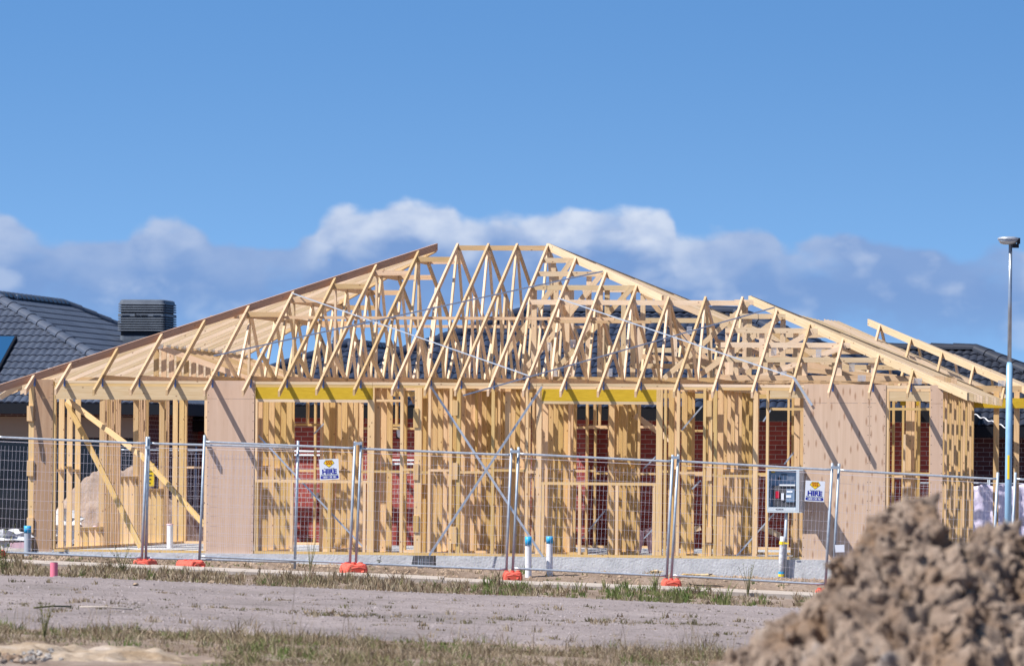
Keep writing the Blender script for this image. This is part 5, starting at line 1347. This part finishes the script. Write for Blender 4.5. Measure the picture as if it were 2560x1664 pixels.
weed(110, 1600, 52.5, 0.38, 12, 'green', 'green weed clump behind the pale sandy mound', 0.10, 0.016)
weed(350, 1600, 53.0, 0.2, 8, 'green', 'low green weed right of the pale sandy mound top', 0.16, 0.014)
# sticks lying on the road
for x0, y0, x1, y1, Y, lab in ((85, 1518, 178, 1515, 63.5, 'dark stick lying on the gravel road at left'), (200, 1516, 330, 1522, 63.2, 'thin pale cane lying on the gravel road at left')):
    a, b = gp(x0, y0, 0.03), gp(x1, y1, 0.03)
    mb = MB(); mb.tube([a, (a+b)/2 + Vector((0, 0, 0.012)), b], 0.011, 6); tag(mb.build('stick', M['stem'] if x0 < 100 else M['path'], smooth=True), lab, 'stick')
for x, y, r_, lab in ((340, 1462, 0.04, 'small dark clod near the far edge of the gravel road'), (528, 1457, 0.045, 'dark leaf litter clump at the far road edge')):
    Y = 72.0; mb = MB(); lump(mb, (0, 0, 0), r_, 10, 7, 0.7, x, 0.9); o = mb.build('clod', M['clod']); o.location = gp(x, y, 0.03); tag(o, lab, 'clod')

# ------------------------------------------------------------------ light and sky
Ld = Vector((-1.46, -1.0, 2.28))
Lw = Vector((Ld.x*CA + Ld.y*SA, -Ld.x*SA + Ld.y*CA, Ld.z)).normalized()
sun_d = bpy.data.lights.new('sun', 'SUN'); sun = bpy.data.objects.new('sun', sun_d); COL.objects.link(sun)
sun_d.energy = 5.0; sun_d.angle = math.radians(0.5); sun_d.color = (1.0, 0.955, 0.89)
sun.rotation_euler = Lw.to_track_quat('Z', 'Y').to_euler()
elev = math.asin(Lw.z); azim = math.atan2(Lw.x, Lw.y)
SKB = 0.12
W = bpy.data.worlds.new("World"); S.world = W; W.use_nodes = True
n = NT(W); bg = n.n['Background']
tcw = n.add('ShaderNodeTexCoord')
sp_ = n.add('ShaderNodeSeparateXYZ', i={0: tcw.outputs['Generated']})
X_, Y_, Z_ = sp_.outputs
# sample the sky higher up than the view, which is within 5 degrees of the horizon
zup = n.math('MULTIPLY_ADD', n.math('MAXIMUM', Z_, 0.0), 0.9, 0.22)
zup = n.math('ADD', zup, n.math('MULTIPLY', n.math('MINIMUM', n.math('MAXIMUM', Z_, 0.0), 0.08), 5.0))
cbv = n.add('ShaderNodeCombineXYZ', i={0: X_, 1: Y_, 2: zup})
nv = n.add('ShaderNodeVectorMath', operation='NORMALIZE', i={0: cbv.outputs[0]})
sky = n.add('ShaderNodeTexSky', sky_type='NISHITA', sun_disc=False, sun_elevation=elev, sun_rotation=azim, air_density=1.0, dust_density=0.3, ozone_density=2.0, i={0: nv.outputs[0]})
skyc = n.mix(1.0, sky.outputs[0], (0.73, 1.09, 1.27, 1), 'MULTIPLY')
hz_ = n.add('ShaderNodeMapRange', interpolation_type='SMOOTHSTEP', i={0: Z_, 1: 0.085, 2: 0.015, 3: 0.0, 4: 1.0}).outputs[0]
skyc = n.mix(hz_, skyc, n.mix(1.0, skyc, (0.040/SKB, 0.032/SKB, 0.0, 1), 'ADD'))
dim = n.add('ShaderNodeMapRange', i={0: Z_, 1: 0.10, 2: 0.55, 3: 1.0, 4: 0.50}).outputs[0]
skyc = n.mix(1.0, skyc, n.add('ShaderNodeCombineXYZ', i={0: dim, 1: dim, 2: dim}).outputs[0], 'MULTIPLY')
yy = n.math('MAXIMUM', Y_, 0.05)
az = n.math('MULTIPLY', n.math('DIVIDE', X_, yy), 15.0)       # -1.28 .. 1.28 across the view
el = n.math('MULTIPLY', n.math('DIVIDE', Z_, yy), 15.0)       # 0 horizon .. 1.17 top
def curve(fac, pts):
    c = n.add('ShaderNodeFloatCurve', i={'Value': fac}); cu = c.mapping.curves[0]
    while len(cu.points) < len(pts): cu.points.new(0.5, 0.5)
    for k, (a, b) in enumerate(pts): cu.points[k].location = (a, b); cu.points[k].handle_type = 'AUTO'
    c.mapping.update(); return c.outputs[0]
azn = n.math('MULTIPLY_ADD', az, 1/2.56, 0.5)
def yel(y): return (1167 - y)/1000
tops = [(0, 560), (40, 565), (110, 605), (200, 615), (300, 600), (345, 568), (420, 566), (500, 585), (540, 612), (640, 618), (760, 595), (810, 545), (860, 525), (920, 535), (990, 505), (1040, 500), (1120, 508), (1170, 545), (1240, 530), (1330, 535), (1420, 512), (1500, 500), (1600, 508), (1670, 530), (1700, 570), (1790, 560), (1920, 566), (1960, 600), (2060, 575), (2200, 578), (2330, 600), (2420, 612), (2500, 590), (2560, 600)]
topc = curve(azn, [(x/2560, yel(y) - (x-1280)*0.00000855) for x, y in tops])
pv = n.add('ShaderNodeCombineXYZ', i={0: az, 1: n.math('MULTIPLY', el, 1.5), 2: 0.0})
N1 = n.add('ShaderNodeTexNoise', i={'Vector': pv.outputs[0], 'Scale': 6.5, 'Detail': 7, 'Roughness': 0.45, 'Distortion': 0.15}).outputs[0]
N2 = n.add('ShaderNodeTexNoise', i={'Vector': pv.outputs[0], 'Scale': 3.2, 'Detail': 6, 'Roughness': 0.55}).outputs[0]
N3 = n.add('ShaderNodeTexNoise', i={'Vector': pv.outputs[0], 'Scale': 15.0, 'Detail': 5, 'Roughness': 0.5}).outputs[0]
edgeh = n.math('SUBTRACT', n.math('ADD', topc, n.math('MULTIPLY', n.math('SUBTRACT', N1, 0.5), 0.09)), el)   # >0 inside cloud
edgeh = n.math('ADD', edgeh, n.math('MULTIPLY', n.math('SUBTRACT', N3, 0.5), 0.035))
def sstep(v, a, b):
    m_ = n.add('ShaderNodeMapRange', interpolation_type='SMOOTHSTEP', i={0: v, 1: a, 2: b, 3: 0.0, 4: 1.0}); return m_.outputs[0]
body = sstep(edgeh, -0.004, 0.026)
low = sstep(el, 0.24, 0.46)                                    # the bank thins out below
hole = sstep(n.math('ADD', N2, n.math('MULTIPLY', low, 0.16)), 0.44, 0.62)
body = n.math('MULTIPLY', body, n.math('MULTIPLY_ADD', hole, 0.38, 0.50))
body = n.math('MULTIPLY', body, n.math('MULTIPLY_ADD', low, 0.62, 0.38))
bright = curve(azn, [(0, 0.50), (0.02, 0.45), (0.05, 0.3), (0.11, 0.25), (0.135, 0.50), (0.185, 0.48), (0.21, 0.2), (0.28, 0.2), (0.31, 0.7), (0.36, 0.85), (0.44, 0.95), (0.47, 0.7), (0.53, 0.9), (0.61, 1.0), (0.66, 0.75), (0.70, 0.55), (0.745, 0.35), (0.80, 0.35), (0.83, 0.1), (0.95, 0.1), (1.0, 0.4)])
lit = n.math('MULTIPLY', bright, sstep(n.math('SUBTRACT', n.math('ADD', 0.145, n.math('MULTIPLY', n.math('SUBTRACT', N1, 0.5), 0.34)), edgeh), 0.0, 0.10))
lit = n.math('MULTIPLY', lit, n.math('MULTIPLY_ADD', sstep(N3, 0.3, 0.7), 0.35, 0.68), clamp=True)
wisp = n.math('MULTIPLY', sstep(n.math('ADD', N1, n.math('MULTIPLY', n.math('SUBTRACT', N2, 0.5), 0.9)), 0.50, 0.80), 0.40)
lit = n.math('MAXIMUM', lit, wisp)
shadec = (0.135/SKB, 0.225/SKB, 0.43/SKB, 1); litc = (0.49/SKB, 0.53/SKB, 0.61/SKB, 1)
cloudc = n.mix(lit, shadec, litc)
front = n.math('MULTIPLY', n.math('GREATER_THAN', Y_, 0.3), 1.0)
skyf = n.mix(n.math('MULTIPLY', body, front), skyc, cloudc)
n.l.new(skyf, bg.inputs['Color']); bg.inputs['Strength'].default_value = SKB

S.view_settings.view_transform = 'Standard'; S.view_settings.look = 'None'; S.view_settings.gamma = 1; S.view_settings.exposure = 0.58
S.cycles.max_bounces = 6; S.cycles.diffuse_bounces = 3; S.cycles.glossy_bounces = 2
try: S.cycles.use_denoising = True
except Exception: pass
